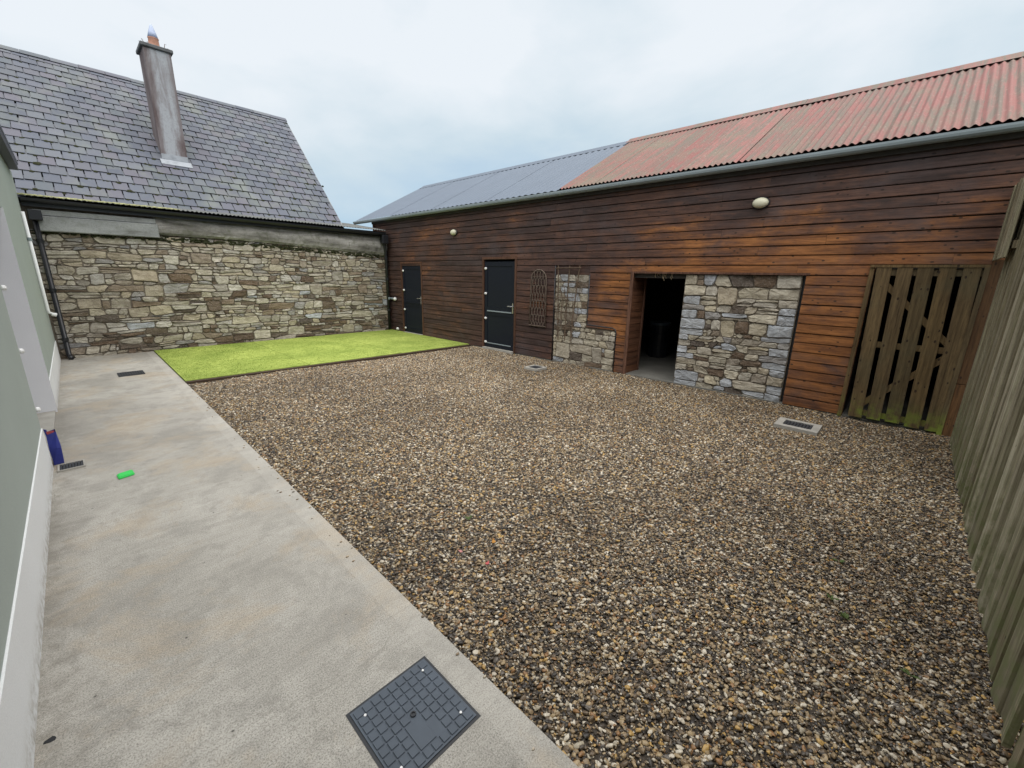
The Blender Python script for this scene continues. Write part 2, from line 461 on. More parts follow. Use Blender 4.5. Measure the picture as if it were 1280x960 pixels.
M_LEAFR = plain('red_bit', (0.42, 0.09, 0.09), 0.6, 0.3, 0.2)
M_LEAFO = plain('orange_leaf', (0.4, 0.19, 0.04), 0.7, 0.3, 0.2)
M_LEAFG = plain('weed', (0.07, 0.1, 0.03), 0.7, 0.3, 0.2)
M_LICHEN = plain('lichen', (0.3, 0.3, 0.16), 0.9, 0.1, 0.5, 14)
M_MOSS = plain('moss', (0.035, 0.038, 0.02), 0.95, 0.1, 0.4, 20)
M_TAR = plain('tar', (0.02, 0.02, 0.022), 0.7, 0.3, 0.2)
M_GLASS = plain('door_glass', (0.03, 0.035, 0.04), 0.08, 0.6, 0.05)

# ------------------------------------------------------------------ helpers
WL = {}


def link(name, data, loc, parent=None):
    o = bpy.data.objects.new(name, data)
    COL.objects.link(o)
    loc = Vector(loc)
    WL[o] = loc
    if parent is not None:
        o.parent = parent
        o.location = loc - WL[parent]
    else:
        o.location = loc
    return o


def thing(name, label, cat, loc=(0, 0, 0), group=None):
    o = link(name, None, loc)
    o.empty_display_size = 0.1
    tag(o, label, cat, group)
    return o


def tag(o, label, cat, group=None):
    o['label'] = label
    o['category'] = cat
    if group:
        o['group'] = group
    return o


def kind(o, k):
    o['kind'] = k
    return o


def mk(name, verts, faces, mat, parent=None, origin=None, smooth=False, fix=True):
    v = np.asarray(verts, dtype=float)
    if origin is None:
        origin = (v.min(0) + v.max(0)) / 2
    me = bpy.data.meshes.new(name)
    me.from_pydata((v - np.asarray(origin)).tolist(), [], faces)
    if fix:
        bm = bmesh.new()
        bm.from_mesh(me)
        bmesh.ops.recalc_face_normals(bm, faces=bm.faces)
        bm.to_mesh(me)
        bm.free()
    if smooth:
        me.polygons.foreach_set('use_smooth', [True] * len(me.polygons))
    me.materials.append(mat)
    me.update()
    return link(name, me, origin, parent)


BOXF = [(0, 3, 2, 1), (4, 5, 6, 7), (0, 1, 5, 4), (1, 2, 6, 5), (2, 3, 7, 6), (3, 0, 4, 7)]


class MB:
    def __init__(s):
        s.v, s.f = [], []

    def add(s, v, f):
        n = len(s.v)
        s.v += [tuple(x) for x in v]
        s.f += [tuple(i + n for i in q) for q in f]
        return s

    def box(s, x0, x1, y0, y1, z0, z1):
        return s.add([(x0, y0, z0), (x1, y0, z0), (x1, y1, z0), (x0, y1, z0), (x0, y0, z1), (x1, y0, z1), (x1, y1, z1), (x0, y1, z1)], BOXF)

    def tube(s, pts, r, n=8, cap=True, r2=None):
        pts = [Vector(p) for p in pts]
        base = len(s.v)
        prev = None
        for i, p in enumerate(pts):
            d = (pts[min(i + 1, len(pts) - 1)] - pts[max(i - 1, 0)]).normalized()
            if prev is None:
                a = d.orthogonal().normalized()
            else:
                a = (prev - d * prev.dot(d)).normalized()
            prev = a
            b = d.cross(a)
            rr = r if r2 is None else r + (r2 - r) * i / max(1, len(pts) - 1)
            for k in range(n):
                t = 2 * math.pi * k / n
                s.v.append(tuple(p + (a * math.cos(t) + b * math.sin(t)) * rr))
        for i in range(len(pts) - 1):
            for k in range(n):
                k2 = (k + 1) % n
                s.f.append((base + i * n + k, base + i * n + k2, base + (i + 1) * n + k2, base + (i + 1) * n + k))
        if cap:
            s.f.append(tuple(base + k for k in range(n))[::-1])
            s.f.append(tuple(base + (len(pts) - 1) * n + k for k in range(n)))
        return s

    def lathe(s, c, axis, prof, n=16, sx=1.0, sy=1.0):
        """prof: (radius, height) pairs along axis from c"""
        ax = Vector(axis).normalized()
        if abs(ax.z) > 0.9:
            a = Vector((1, 0, 0))
        else:
            a = Vector((0, 0, 1)).cross(ax).normalized()
        b = ax.cross(a)
        c = Vector(c)
        base = len(s.v)
        for (r, h) in prof:
            for k in range(n):
                t = 2 * math.pi * k / n
                s.v.append(tuple(c + ax * h + a * (math.cos(t) * r * sx) + b * (math.sin(t) * r * sy)))
        for i in range(len(prof) - 1):
            for k in range(n):
                k2 = (k + 1) % n
                s.f.append((base + i * n + k, base + i * n + k2, base + (i + 1) * n + k2, base + (i + 1) * n + k))
        s.f.append(tuple(base + k for k in range(n))[::-1])
        s.f.append(tuple(base + (len(prof) - 1) * n + k for k in range(n)))
        return s

    def build(s, name, mat, parent=None, smooth=False, origin=None):
        return mk(name, s.v, s.f, mat, parent, origin, smooth)


def box(name, x0, x1, y0, y1, z0, z1, mat, parent=None, bev=0.0):
    o = MB().box(x0, x1, y0, y1, z0, z1).build(name, mat, parent)
    if bev:
        bm = bmesh.new()
        bm.from_mesh(o.data)
        bmesh.ops.bevel(bm, geom=bm.edges[:], offset=bev, segments=1, affect='EDGES')
        bm.to_mesh(o.data)
        bm.free()
    return o


# ---- rubble stonework: power cells of randomly sized seeds, clipped, inset and roughened
def clip(poly, n, d):
    """keep points with dot(p,n) <= d"""
    out = []
    m = len(poly)
    for i in range(m):
        p, q = poly[i], poly[(i + 1) % m]
        a, b = p[0] * n[0] + p[1] * n[1] - d, q[0] * n[0] + q[1] * n[1] - d
        if a <= 0:
            out.append(p)
        if (a < 0 < b) or (b < 0 < a):
            t = a / (a - b)
            out.append((p[0] + (q[0] - p[0]) * t, p[1] + (q[1] - p[1]) * t))
    return out


def rubble(u0, u1, v0, v1, hmin, hmax, rng, bigs=(), gap=0.006, lmin=1.3, lmax=3.6, split=0.3, wob=0.012, quoin=None):
    """coursed rubble: wavy courses cut into stones of uneven length, some split, some two courses tall.
    bigs: (u, v, width) of the stones that span two courses; quoin: (length min, max) of squared end stones"""
    base = [v0]
    while base[-1] < v1 - hmin * 0.8:
        base.append(base[-1] + hmin + (hmax - hmin) * rng.random() ** 1.3)
    base[-1] = v1
    ph_ = rng.random((len(base), 3)) * 6.28

    def line(k, u):
        if k == 0 or k >= len(base) - 1:
            return base[min(k, len(base) - 1)]
        w_ = wob * min(1.0, (u - u0) / 0.2 + 0.2, (u1 - u) / 0.2 + 0.2)
        return base[k] + w_ * (math.sin(u * 2.3 + ph_[k, 0]) + 0.7 * math.sin(u * 5.9 + ph_[k, 1]) + 0.45 * math.sin(u * 13.1 + ph_[k, 2]))

    taken = {}
    cells = []

    def emit(P, q=False, g=gap):
        n_ = len(P)
        area = 0.5 * sum(P[i][0] * P[(i + 1) % n_][1] - P[(i + 1) % n_][0] * P[i][1] for i in range(n_))
        if area < 0:
            P = P[::-1]
        # cut the corners unevenly, bow the long edges
        C = []
        for i in range(n_):
            a, b = P[i], P[(i + 1) % n_]
            L = math.hypot(b[0] - a[0], b[1] - a[1])
            if L < 1e-5:
                continue
            cut = 0.03 if q else 0.08
            ta = min(0.36, (0.006 + cut * rng.random() ** 1.6) / L)
            tb = min(0.36, (0.006 + cut * rng.random() ** 1.6) / L)
            nrm = ((b[1] - a[1]) / L, -(b[0] - a[0]) / L)
            C.append((a[0] + (b[0] - a[0]) * ta, a[1] + (b[1] - a[1]) * ta))
            if L > 0.09:
                j = -abs(rng.normal()) * 0.003
                t = rng.uniform(0.42, 0.58)
                C.append((a[0] + (b[0] - a[0]) * t - nrm[0] * j * 0.4, a[1] + (b[1] - a[1]) * t - nrm[1] * j * 0.4))
            C.append((a[0] + (b[0] - a[0]) * (1 - tb), a[1] + (b[1] - a[1]) * (1 - tb)))
        m = len(C)
        Q = []
        for i in range(m):
            a, b, c = C[i - 1], C[i], C[(i + 1) % m]
            e1, e2 = (b[0] - a[0], b[1] - a[1]), (c[0] - b[0], c[1] - b[1])
            l1, l2 = math.hypot(*e1) + 1e-9, math.hypot(*e2) + 1e-9
            nx_, ny_ = e1[1] / l1 + e2[1] / l2, -e1[0] / l1 - e2[0] / l2
            ln = math.hypot(nx_, ny_) + 1e-9
            gg = g * rng.uniform(0.5, 1.25)
            Q.append((b[0] - nx_ / ln * gg, b[1] - ny_ / ln * gg))
        cx = sum(p[0] for p in Q) / m
        cy = sum(p[1] for p in Q) / m
        cells.append((abs(area), q, (cx, cy), Q))

    def quad(k0, k1, ua, ub, sa, sb, q=False):
        um = (ua + ub) / 2
        P = [(ua - sa, line(k0, ua)), (um, line(k0, um)), (ub - sb, line(k0, ub)), (ub + sb, line(k1, ub)), (um, line(k1, um)), (ua + sa, line(k1, ua))]
        h_ = base[k1] - base[k0]
        L = ub - ua
        if not q and L > 1.9 * h_ and rng.random() < split and h_ > 0.075:
            # two thin stones, one over the other
            t1, t2 = rng.uniform(0.35, 0.65), rng.uniform(0.35, 0.65)
            ma = (ua, P[0][1] + (P[5][1] - P[0][1]) * t1)
            mb = (ub, P[2][1] + (P[3][1] - P[2][1]) * t2)
            emit([P[0], P[1], P[2], mb, ma])
            emit([ma, mb, P[3], P[4], P[5]])
        elif not q and h_ > 0.085 and L > 1.2 * h_ and rng.random() < 0.16:
            # wedge and a pair of pinnings
            t1 = rng.uniform(0.55, 0.8)
            c_ = (ua + (ub - ua) * t1, (P[1][1] + P[4][1]) / 2)
            emit([P[0], (c_[0] - 0.01, line(k0, c_[0])), (c_[0] + 0.012, line(k1, c_[0])), P[5]])
            emit([(c_[0] - 0.01, line(k0, c_[0])), P[2], ((P[2][0] + P[3][0]) / 2, c_[1]), (c_[0], c_[1] + 0.004)])
            emit([(c_[0], c_[1] + 0.004), ((P[2][0] + P[3][0]) / 2, c_[1]), P[3], (c_[0] + 0.012, line(k1, c_[0]))])
        else:
            emit(P, q)

    for (bu, bv_, bw) in bigs:
        k = max(0, min(len(base) - 3, int(np.argmin([abs((base[i] + base[min(i + 2, len(base) - 1)]) / 2 - bv_) for i in range(len(base) - 2)]))))
        if any(a < bu + bw / 2 + 0.03 and b > bu - bw / 2 - 0.03 for kk in (k, k + 1) for a, b in taken.get(kk, [])):
            continue
        for kk in (k, k + 1):
            taken.setdefault(kk, []).append((bu - bw / 2, bu + bw / 2))
        quad(k, k + 2, bu - bw / 2, bu + bw / 2, rng.normal() * 0.012, rng.normal() * 0.012, False)
    for k in range(len(base) - 1):
        h_ = base[k + 1] - base[k]
        segs = [(u0, u1)]
        if quoin:
            qa = rng.uniform(*quoin)
            qb = rng.uniform(*quoin)
            quad(k, k + 1, u0 + 0.002, u0 + qa, 0, rng.normal() * 0.004, True)
            quad(k, k + 1, u1 - qb, u1 - 0.002, rng.normal() * 0.004, 0, True)
            segs = [(u0 + qa, u1 - qb)]
        for (a, b) in taken.get(k, []):
            ns = []
            for (p, q) in segs:
                if b <= p or a >= q:
                    ns.append((p, q))
                else:
                    if a - p > 0.03:
                        ns.append((p, a))
                    if q - b > 0.03:
                        ns.append((b, q))
            segs = ns
        for (p, q) in segs:
            u = p
            sa = 0.0
            while u < q - 0.005:
                L = h_ * (lmin + (lmax - lmin) * rng.random() ** 1.5)
                e = u + L
                if q - e < h_ * 0.8:
                    e = q
                sb = 0.0 if e >= q - 1e-6 else rng.normal() * 0.17 * h_
                quad(k, k + 1, u, e, sa, sb)
                u, sa = e, sb
    return cells


def stone_geo(cell, conv, rng, depth):
    A, fx, (cx, cy), C = cell
    n = len(C)
    D = depth * (0.55 + 0.9 * rng.random())
    tu, tv = rng.normal() * 0.05, rng.normal() * 0.07
    v, f = [], []
    for p in C:
        v.append(conv(p[0], p[1], -0.03))
    for p in C:
        v.append(conv(cx + (p[0] - cx) * 0.985, cy + (p[1] - cy) * 0.985, D * 0.62 + rng.normal() * 0.003))
    for p in C:
        du, dv = (p[0] - cx) * 0.93, (p[1] - cy) * 0.89
        v.append(conv(cx + du, cy + dv, D + du * tu + dv * tv + rng.normal() * 0.0045))
    v.append(conv(cx, cy, D * 1.05 + rng.normal() * 0.004))
    for k in range(n):
        k2 = (k + 1) % n
        f.append((k, k2, n + k2, n + k))
        f.append((n + k, n + k2, 2 * n + k2, 2 * n + k))
        f.append((2 * n + k, 2 * n + k2, 3 * n))
    return v, f


def lay_stones(cells, conv, rng, depth, pick, parent, limit=300):
    cells = sorted(cells, key=lambda c: -c[0])
    rest = {}
    for i, c in enumerate(cells):
        v, f = stone_geo(c, conv, rng, depth)
        mat = pick(c)
        if i < limit:
            o = mk('stone', v, f, mat, parent)
            n = len(c[3])
            o.data.polygons.foreach_set('use_smooth', [False] * len(o.data.polygons))
        else:
            rest.setdefault(mat.name, MB()).add(v, f)
    for k, mb in rest.items():
        kind(mb.build('small_stones', MATS[k], parent), 'stuff')
    return len(cells)


# ------------------------------------------------------------------ ground, path, gravel
SK = 0.0105                                   # the house and the path run a touch askew of the barn
HX = lambda y: -0.385 + SK * y                # house face
PX = lambda y: 0.975 + SK * y                 # path / gravel line
kind(mk('ground', [(-600, -600, -0.12), (600, -600, -0.12), (600, 600, -0.12), (-600, 600, -0.12)], [(0, 1, 2, 3)], M_SOIL), 'structure')


def strip(name, xa, xb, y0, y1, z0, z1, mat, parent=None):
    v = [(xa(y0), y0, z0), (xb(y0), y0, z0), (xb(y1), y1, z0), (xa(y1), y1, z0), (xa(y0), y0, z1), (xb(y0), y0, z1), (xb(y1), y1, z1), (xa(y1), y1, z1)]
    return mk(name, v, BOXF, mat, parent)


kind(strip('path', lambda y: HX(y) - 0.3, PX, -3.5, 11.55, -0.11, 0.0, M_CONC), 'structure')

# gravel bed: an uneven sheet, the pebbles scattered over it
GX0, GX1, GY0, GY1 = 0.97, 6.84, -0.66, 7.86
nx, ny = 74, 104
gx = np.linspace(0, 1, nx)
gy = np.linspace(GY0, GY1, ny)
ph = RNG.random((12, 3)) * 6.28
bv, bf = [], []
for j in range(ny):
    xa = PX(gy[j]) + 0.004
    for i in range(nx):
        x = xa + (GX1 - xa) * gx[i]
        z = -0.022
        for k in range(12):
            fr = 0.9 + k * 0.8
            z += 0.006 / (1 + k * 0.35) * math.sin(fr * (x * math.cos(ph[k, 0]) + gy[j] * math.sin(ph[k, 0])) + ph[k, 1])
        bv.append((x, gy[j], z))
for j in range(ny - 1):
    for i in range(nx - 1):
        a = j * nx + i
        bf.append((a, a + 1, a + nx + 1, a + nx))
bed = kind(mk('gravel_bed', bv, bf, M_BED, smooth=True, fix=False), 'structure')
gravel = kind(mk('gravel', bv, bf, M_PEB, smooth=True, fix=False), 'stuff')
tag(gravel, 'loose brown, tan and grey pebbles covering the yard', 'gravel')


def gravel_nodes():
    ng = bpy.data.node_groups.new('gravel_scatter', 'GeometryNodeTree')
    ng.interface.new_socket('Geometry', in_out='INPUT', socket_type='NodeSocketGeometry')
    ng.interface.new_socket('Geometry', in_out='OUTPUT', socket_type='NodeSocketGeometry')
    gi = ng.nodes.new('NodeGroupInput')
    go = ng.nodes.new('NodeGroupOutput')
    dp = NN(ng, 'GeometryNodeDistributePointsOnFaces', {'Mesh': gi.outputs[0], 'Density': 16000.0, 'Seed': 3})
    # vertical and lateral jitter
    rv = NN(ng, 'FunctionNodeRandomValue', data_type='FLOAT_VECTOR')
    rv.inputs[0].default_value = (-0.004, -0.004, -0.006)
    rv.inputs[1].default_value = (0.004, 0.004, 0.014)
    sp = NN(ng, 'GeometryNodeSetPosition', {'Geometry': dp.outputs[0], 'Offset': rv.outputs[0]})
    join = ng.nodes.new('GeometryNodeGeometryToInstance')
    for k in range(5):
        ic = NN(ng, 'GeometryNodeMeshIcoSphere', {'Radius': 1.0, 'Subdivisions': 2})
        nz = NN(ng, 'ShaderNodeTexNoise', {'Scale': 0.9, 'Detail': 1.0})
        ps = NN(ng, 'GeometryNodeInputPosition')
        of = NN(ng, 'ShaderNodeVectorMath', {0: ps.outputs[0], 1: (k * 7.3, k * 3.1, k * 5.7)}, operation='ADD')
        ng.links.new(of.outputs[0], nz.inputs['Vector'])
        sb = NN(ng, 'ShaderNodeVectorMath', {0: nz.outputs['Color'], 1: (0.5, 0.5, 0.5)}, operation='SUBTRACT')
        scv = NN(ng, 'ShaderNodeVectorMath', {0: sb.outputs[0], 1: (1.15, 1.15, 1.15)}, operation='MULTIPLY')
        st = NN(ng, 'GeometryNodeSetPosition', {'Geometry': ic.outputs[0], 'Offset': scv.outputs[0]})
        ss = NN(ng, 'GeometryNodeSetShadeSmooth', {'Geometry': st.outputs[0]})
        sm = NN(ng, 'GeometryNodeSetMaterial', {'Geometry': ss.outputs[0], 'Material': M_PEB})
        ng.links.new(sm.outputs[0], join.inputs[0])
    rr = NN(ng, 'FunctionNodeRandomValue', data_type='FLOAT_VECTOR')
    rr.inputs[0].default_value = (-0.5, -0.5, 0)
    rr.inputs[1].default_value = (0.5, 0.5, 6.283)
    r1 = NN(ng, 'FunctionNodeRandomValue', data_type='FLOAT')
    r1.inputs[2].default_value = 0.0
    r1.inputs[3].default_value = 1.0
    r1.inputs['Seed'].default_value = 9
    pw = NN(ng, 'ShaderNodeMath', {0: r1.outputs[1], 1: 2.8}, operation='POWER')
    ma = NN(ng, 'ShaderNodeMath', {0: pw.outputs[0], 1: 0.0092}, operation='MULTIPLY')
    ad = NN(ng, 'ShaderNodeMath', {0: ma.outputs[0], 1: 0.0040}, operation='ADD')
    an = NN(ng, 'FunctionNodeRandomValue', data_type='FLOAT_VECTOR')
    an.inputs[0].default_value = (0.95, 0.6, 0.4)
    an.inputs[1].default_value = (1.35, 0.95, 0.7)
    an.inputs['Seed'].default_value = 21
    scl = NN(ng, 'ShaderNodeVectorMath', {0: an.outputs[0]}, operation='SCALE')
    ng.links.new(ad.outputs[0], scl.inputs['Scale'])
    ip = NN(ng, 'GeometryNodeInstanceOnPoints', {'Points': sp.outputs[0], 'Instance': join.outputs[0], 'Pick Instance': True,
                                                 'Rotation': rr.outputs[0], 'Scale': scl.outputs[0]})
    rn = NN(ng, 'FunctionNodeRandomValue', data_type='FLOAT')
    rn.inputs['Seed'].default_value = 33
    sa = NN(ng, 'GeometryNodeStoreNamedAttribute', {'Geometry': ip.outputs[0], 'Name': 'rnd', 'Value': rn.outputs[1]}, data_type='FLOAT', domain='INSTANCE')
    ng.links.new(sa.outputs[0], go.inputs[0])
    md = gravel.modifiers.new('scatter', 'NODES')
    md.node_group = ng


gravel_nodes()

# ------------------------------------------------------------------ artificial lawn
LY0, LY1, LX1 = 7.9, 11.43, 6.74
lawn = thing('artificial_lawn', 'bright lime green artificial grass mat in front of the stone wall', 'artificial grass', (3.8, 9.6, 0))
# three strips of turf, seams between them
sx = [lambda y: PX(y) + 0.004, lambda y: 2.92, lambda y: 4.83, lambda y: LX1]
for k in range(3):
    a, b_ = sx[k], sx[k + 1]
    strip('turf_strip', (lambda y, a=a: a(y) + 0.003), (lambda y, b_=b_: b_(y) - 0.003), LY0 - 0.1 * (k * 0.5 - 0.5), LY1, 0.0, 0.024 + 0.002 * k, M_GRASS, lawn)
n = 42000
bx = PX(0) + 0.12 + RNG.random(n) * (LX1 - PX(0) - 0.14)
by = LY0 + 0.06 + RNG.random(n) * (LY1 - LY0 - 0.08)
hh = 0.005 + RNG.random(n) * 0.008
th = RNG.random(n) * 6.28
w = 0.004
zz = 0.0255 + 0 * hh
v = np.zeros((n, 3, 3))
v[:, 0] = np.stack([bx - w * np.cos(th), by - w * np.sin(th), zz], 1)
v[:, 1] = np.stack([bx + w * np.cos(th), by + w * np.sin(th), zz], 1)
v[:, 2] = np.stack([bx + RNG.normal(0, 0.007, n), by + RNG.normal(0, 0.007, n), zz + hh], 1)
kind(mk('blades', v.reshape(-1, 3), np.arange(n * 3).reshape(-1, 3).tolist(), M_GRASS, lawn, fix=False), 'stuff')
mk('edging_board', [(PX(LY0), 7.85, -0.05), (6.76, 7.72, -0.05), (6.76, 7.80, -0.05), (PX(LY0), 7.93, -0.05),
                    (PX(LY0), 7.85, 0.02), (6.76, 7.72, 0.02), (6.76, 7.80, 0.02), (PX(LY0), 7.93, 0.02)], BOXF,
   mat_wood('edging_wood', [(0, (0.05, 0.032, 0.022)), (1, (0.08, 0.05, 0.034))], 0, knots=False), lawn)

# ------------------------------------------------------------------ timber barn
BX = 6.80                    # core face
BY0, BY1 = -1.6, 12.25
EZ, RX, RZ = 3.17, 9.29, 4.62
barn = thing('timber_barn', 'long low barn clad in brown boards under a red and grey corrugated iron roof', 'barn', (8.5, 5, 0))
OPEN = dict(door1=(9.86, 10.80, -1, 1.96), door2=(6.36, 7.34, -1, 2.04), way=(1.10, 3.60, -1, 1.775), gate=(-0.47, 0.42, -1, 1.86))
PATCH = [(4.46, 5.26, -1, 1.90), (3.82, 5.26, -1, 0.80)]
# core wall pieces between the openings
core = MB()
CX0, CX1 = BX, BX + 0.44
ys = sorted([BY0, BY1] + [q for o in OPEN.values() for q in o[:2]])
for i in range(0, len(ys) - 1):
    a, b_ = ys[i], ys[i + 1]
    mid = (a + b_) / 2
    zt = 0.0
    for o in OPEN.values():
        if o[0] < mid < o[1]:
            zt = o[3]
    core.box(CX0, CX1, a, b_, zt if zt else -0.1, EZ + 0.02)
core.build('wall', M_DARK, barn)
BXB = 2 * RX - BX
for yy in (BY0, BY1):
    ends = MB()
    y2 = yy + (0.3 if yy < 0 else -0.3)
    y_a, y_b = min(yy, y2) + 0.002, max(yy, y2) - 0.002
    ends.add([(CX1, y_a, -0.1), (BXB, y_a, -0.1), (BXB, y_a, EZ), (RX, y_a, RZ - 0.1), (CX1, y_a, EZ + 0.15),
              (CX1, y_b, -0.1), (BXB, y_b, -0.1), (BXB, y_b, EZ), (RX, y_b, RZ - 0.1), (CX1, y_b, EZ + 0.15)],
             [(0, 1, 2, 3, 4), (9, 8, 7, 6, 5), (0, 5, 6, 1), (1, 6, 7, 2), (2, 7, 8, 3), (3, 8, 9, 4), (4, 9, 5, 0)])
    ends.build('gable_wall', M_DARK, barn)
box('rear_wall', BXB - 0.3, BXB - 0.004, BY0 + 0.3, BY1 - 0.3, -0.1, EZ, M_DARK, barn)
kind(box('barn_floor', BX - 0.02, BXB, BY0, BY1, -0.1, 0.012, M_FLOOR), 'structure')

# cladding: every board on its own
ROW = 0.1262
z0r = 0.012
nrow = int((EZ - z0r) / ROW)
for k in range(nrow + 1):
    za = z0r + k * ROW
    zb = min(za + ROW - 0.009, EZ + 0.02)
    zm = (za + zb) / 2
    iv = [(BY0, BY1 - 0.06)]
    cuts = []
    for o in list(OPEN.values()) + PATCH:
        if zm < o[3]:
            cuts.append((o[0] - (0.055 if o in (OPEN['door1'], OPEN['door2']) else 0.0), o[1] + (0.055 if o in (OPEN['door1'], OPEN['door2']) else 0.0)))
    for c0, c1_ in cuts:
        nv = []
        for a, b_ in iv:
            if c1_ <= a or c0 >= b_:
                nv.append((a, b_))
            else:
                if c0 > a + 0.02:
                    nv.append((a, c0))
                if c1_ < b_ - 0.02:
                    nv.append((c1_, b_))
        iv = nv
    for a, b_ in iv:
        y = a
        first = True
        while y < b_ - 0.01:
            L = random.choice([2.4, 3.0, 3.6, 4.2, 4.8]) * (random.uniform(0.25, 1) if first else 1)
            first = False
            e = min(b_, y + L)
            if b_ - e < 0.5:
                e = b_
            ya, yb = y + 0.0012, e - 0.0012
            j = random.uniform(-0.0025, 0.0025)
            pr = random.uniform(0, 0.004)
            # lapped profile: thick lower edge, thin upper edge
            xs = [BX - 0.001, BX - 0.030 - pr, BX - 0.033 - pr, BX - 0.026 - pr, BX - 0.019 - pr, BX - 0.001]
            zs = [za, za, za + 0.005, zb - 0.006, zb, zb]
            v = [(x, ya, z + j) for x, z in zip(xs, zs)] + [(x, yb, z + j + random.uniform(-0.0015, 0.0015)) for x, z in zip(xs, zs)]
            f = [(0, 1, 2, 3, 4, 5), (11, 10, 9, 8, 7, 6)] + [(i, (i + 1) % 6, (i + 1) % 6 + 6, i + 6) for i in range(6)]
            mk('board', v, f, M_BARN, barn)
            y = e
box('corner_post', BX - 0.05, BX - 0.0, BY1 - 0.06, BY1 + 0.02, 0.0, EZ, M_TRIM, barn)

# the walk-in opening: clad jamb, head and corner trims
for k in range(14):
    za = z0r + k * ROW
    zb = min(za + ROW - 0.0065, 1.77)
    mk('jamb_board', [(BX - 0.02, 3.599, za), (CX1, 3.599, za), (CX1, 3.580, za), (BX - 0.02, 3.580, za),
                      (BX - 0.02, 3.599, zb), (CX1, 3.599, zb), (CX1, 3.586, zb), (BX - 0.02, 3.586, zb)], BOXF, M_JAMB, barn)
box('corner_trim', BX - 0.045, BX - 0.018, 3.566, 3.625, 0.0, 1.80, M_TRIM, barn)
box('corner_trim', CX1 - 0.02, CX1 + 0.02, 3.560, 3.582, 0.0, 1.77, M_TRIM, barn)
box('lintel_board', BX - 0.04, BX - 0.015, 1.06, 3.63, 1.772, 1.800, M_TRIM, barn)
box('lintel', BX + 0.03, CX1, 2.6, 3.58, 1.70, 1.772, M_DARK, barn)
# straw hanging from the head of the opening
for k, (yy, L) in enumerate([(3.2, .07), (3.16, .05), (3.07, .09), (3.05, .12), (3.02, .08), (2.93, .1), (2.91, .07), (3.12, .04)]):
    MB().tube([(BX + 0.02, yy, 1.775), (BX + 0.015, yy + 0.01, 1.775 - L * 0.6), (BX + 0.02, yy - 0.005, 1.775 - L)], 0.008, 5, r2=0.003).build('straw_wisp', M_STRAW, barn)

# stone pier right of the opening
rngP = np.random.default_rng(5)
PXF = BX + 0.03
convB = lambda u, v, d: (PXF - d, u, v)
pier = box('stone_pier', PXF - 0.002, CX1, 1.14, 2.70, -0.1, 1.772, M_MORTAR, barn)
cells = rubble(1.14, 2.70, -0.06, 1.772, 0.085, 0.165, rngP, [(1.98, 0.98, 0.2), (2.05, 1.5, 0.28)], gap=0.0065, lmin=1.2, lmax=3.4, split=0.26, wob=0.011, quoin=(0.15, 0.4))


def pick_pier(c):
    if c[1]:
        if c[2][1] > 1.45:
            return M_TAN
        return M_BLUE if rngP.random() < 0.75 else M_STONE
    x = rngP.random()
    return M_TAN if x < 0.5 else (M_STONE if x < 0.8 else (M_DSTONE if x < 0.93 else M_BLUE))


lay_stones(cells, convB, rngP, 0.026, pick_pier, pier)
box('gap_shade', BX + 0.06, BX + 0.1, 1.101, 1.139, -0.05, 1.771, M_BLACK, barn)  # black strip added to stand for the shade in the gap beside the pier

# bare stone patch left of the opening
rngQ = np.random.default_rng(8)
patch = mk('stone_patch', [(BX - 0.002, 3.82, -0.08), (BX - 0.002, 5.26, -0.08), (BX - 0.002, 5.26, 1.9), (BX - 0.002, 4.46, 1.9), (BX - 0.002, 4.46, 0.80), (BX - 0.002, 3.82, 0.80)][:],
           [(0, 1, 2, 3, 4, 5)], M_MORTAR, barn, fix=False)
box('head_board', BX - 0.02, BX - 0.001, 4.462, 5.258, 1.735, 1.838, M_BARN, barn)
box('head_board', BX - 0.016, BX - 0.001, 4.462, 5.258, 1.842, 1.935, M_BARN, barn)


def inP(u, v):
    return v < 1.74 and (u > 4.46 or v < 0.80)


c_up = rubble(4.47, 5.25, 0.745, 1.735, 0.08, 0.16, rngQ, gap=0.007, lmin=1.0, lmax=2.4, split=0.15, wob=0.006)
c_lo = rubble(3.83, 5.25, -0.06, 0.74, 0.09, 0.17, rngQ, [(5.0, 0.2, 0.34), (4.2, 0.25, 0.2)], gap=0.008, lmin=1.1, lmax=2.6, split=0.1, wob=0.01)
convQ = lambda u, v, d: (BX - 0.002 - d, u, v)


def pick_patch(c):
    x = rngQ.random()
    return M_TAN if x < 0.6 else (M_DSTONE if x < 0.75 else (M_BLUE if x < 0.9 else M_STONE))


lay_stones(c_up + c_lo, convQ, rngQ, 0.02, pick_patch, patch)
# cut edge trim of the cladding round the patch
tr = MB()
tr.tube([(BX - 0.03, 4.455, 1.74), (BX - 0.03, 4.455, 0.85), (BX - 0.03, 4.44, 0.815), (BX - 0.03, 3.90, 0.805), (BX - 0.03, 3.84, 0.78), (BX - 0.03, 3.818, 0.72), (BX - 0.03, 3.818, 0.0)], 0.012, 6)
tr.build('edge_bead', M_BLACK, barn, smooth=True)
MB().tube([(BX - 0.03, 5.262, 1.9), (BX - 0.03, 5.262, 0.0)], 0.012, 6).build('edge_bead', M_BLACK, barn, smooth=True)


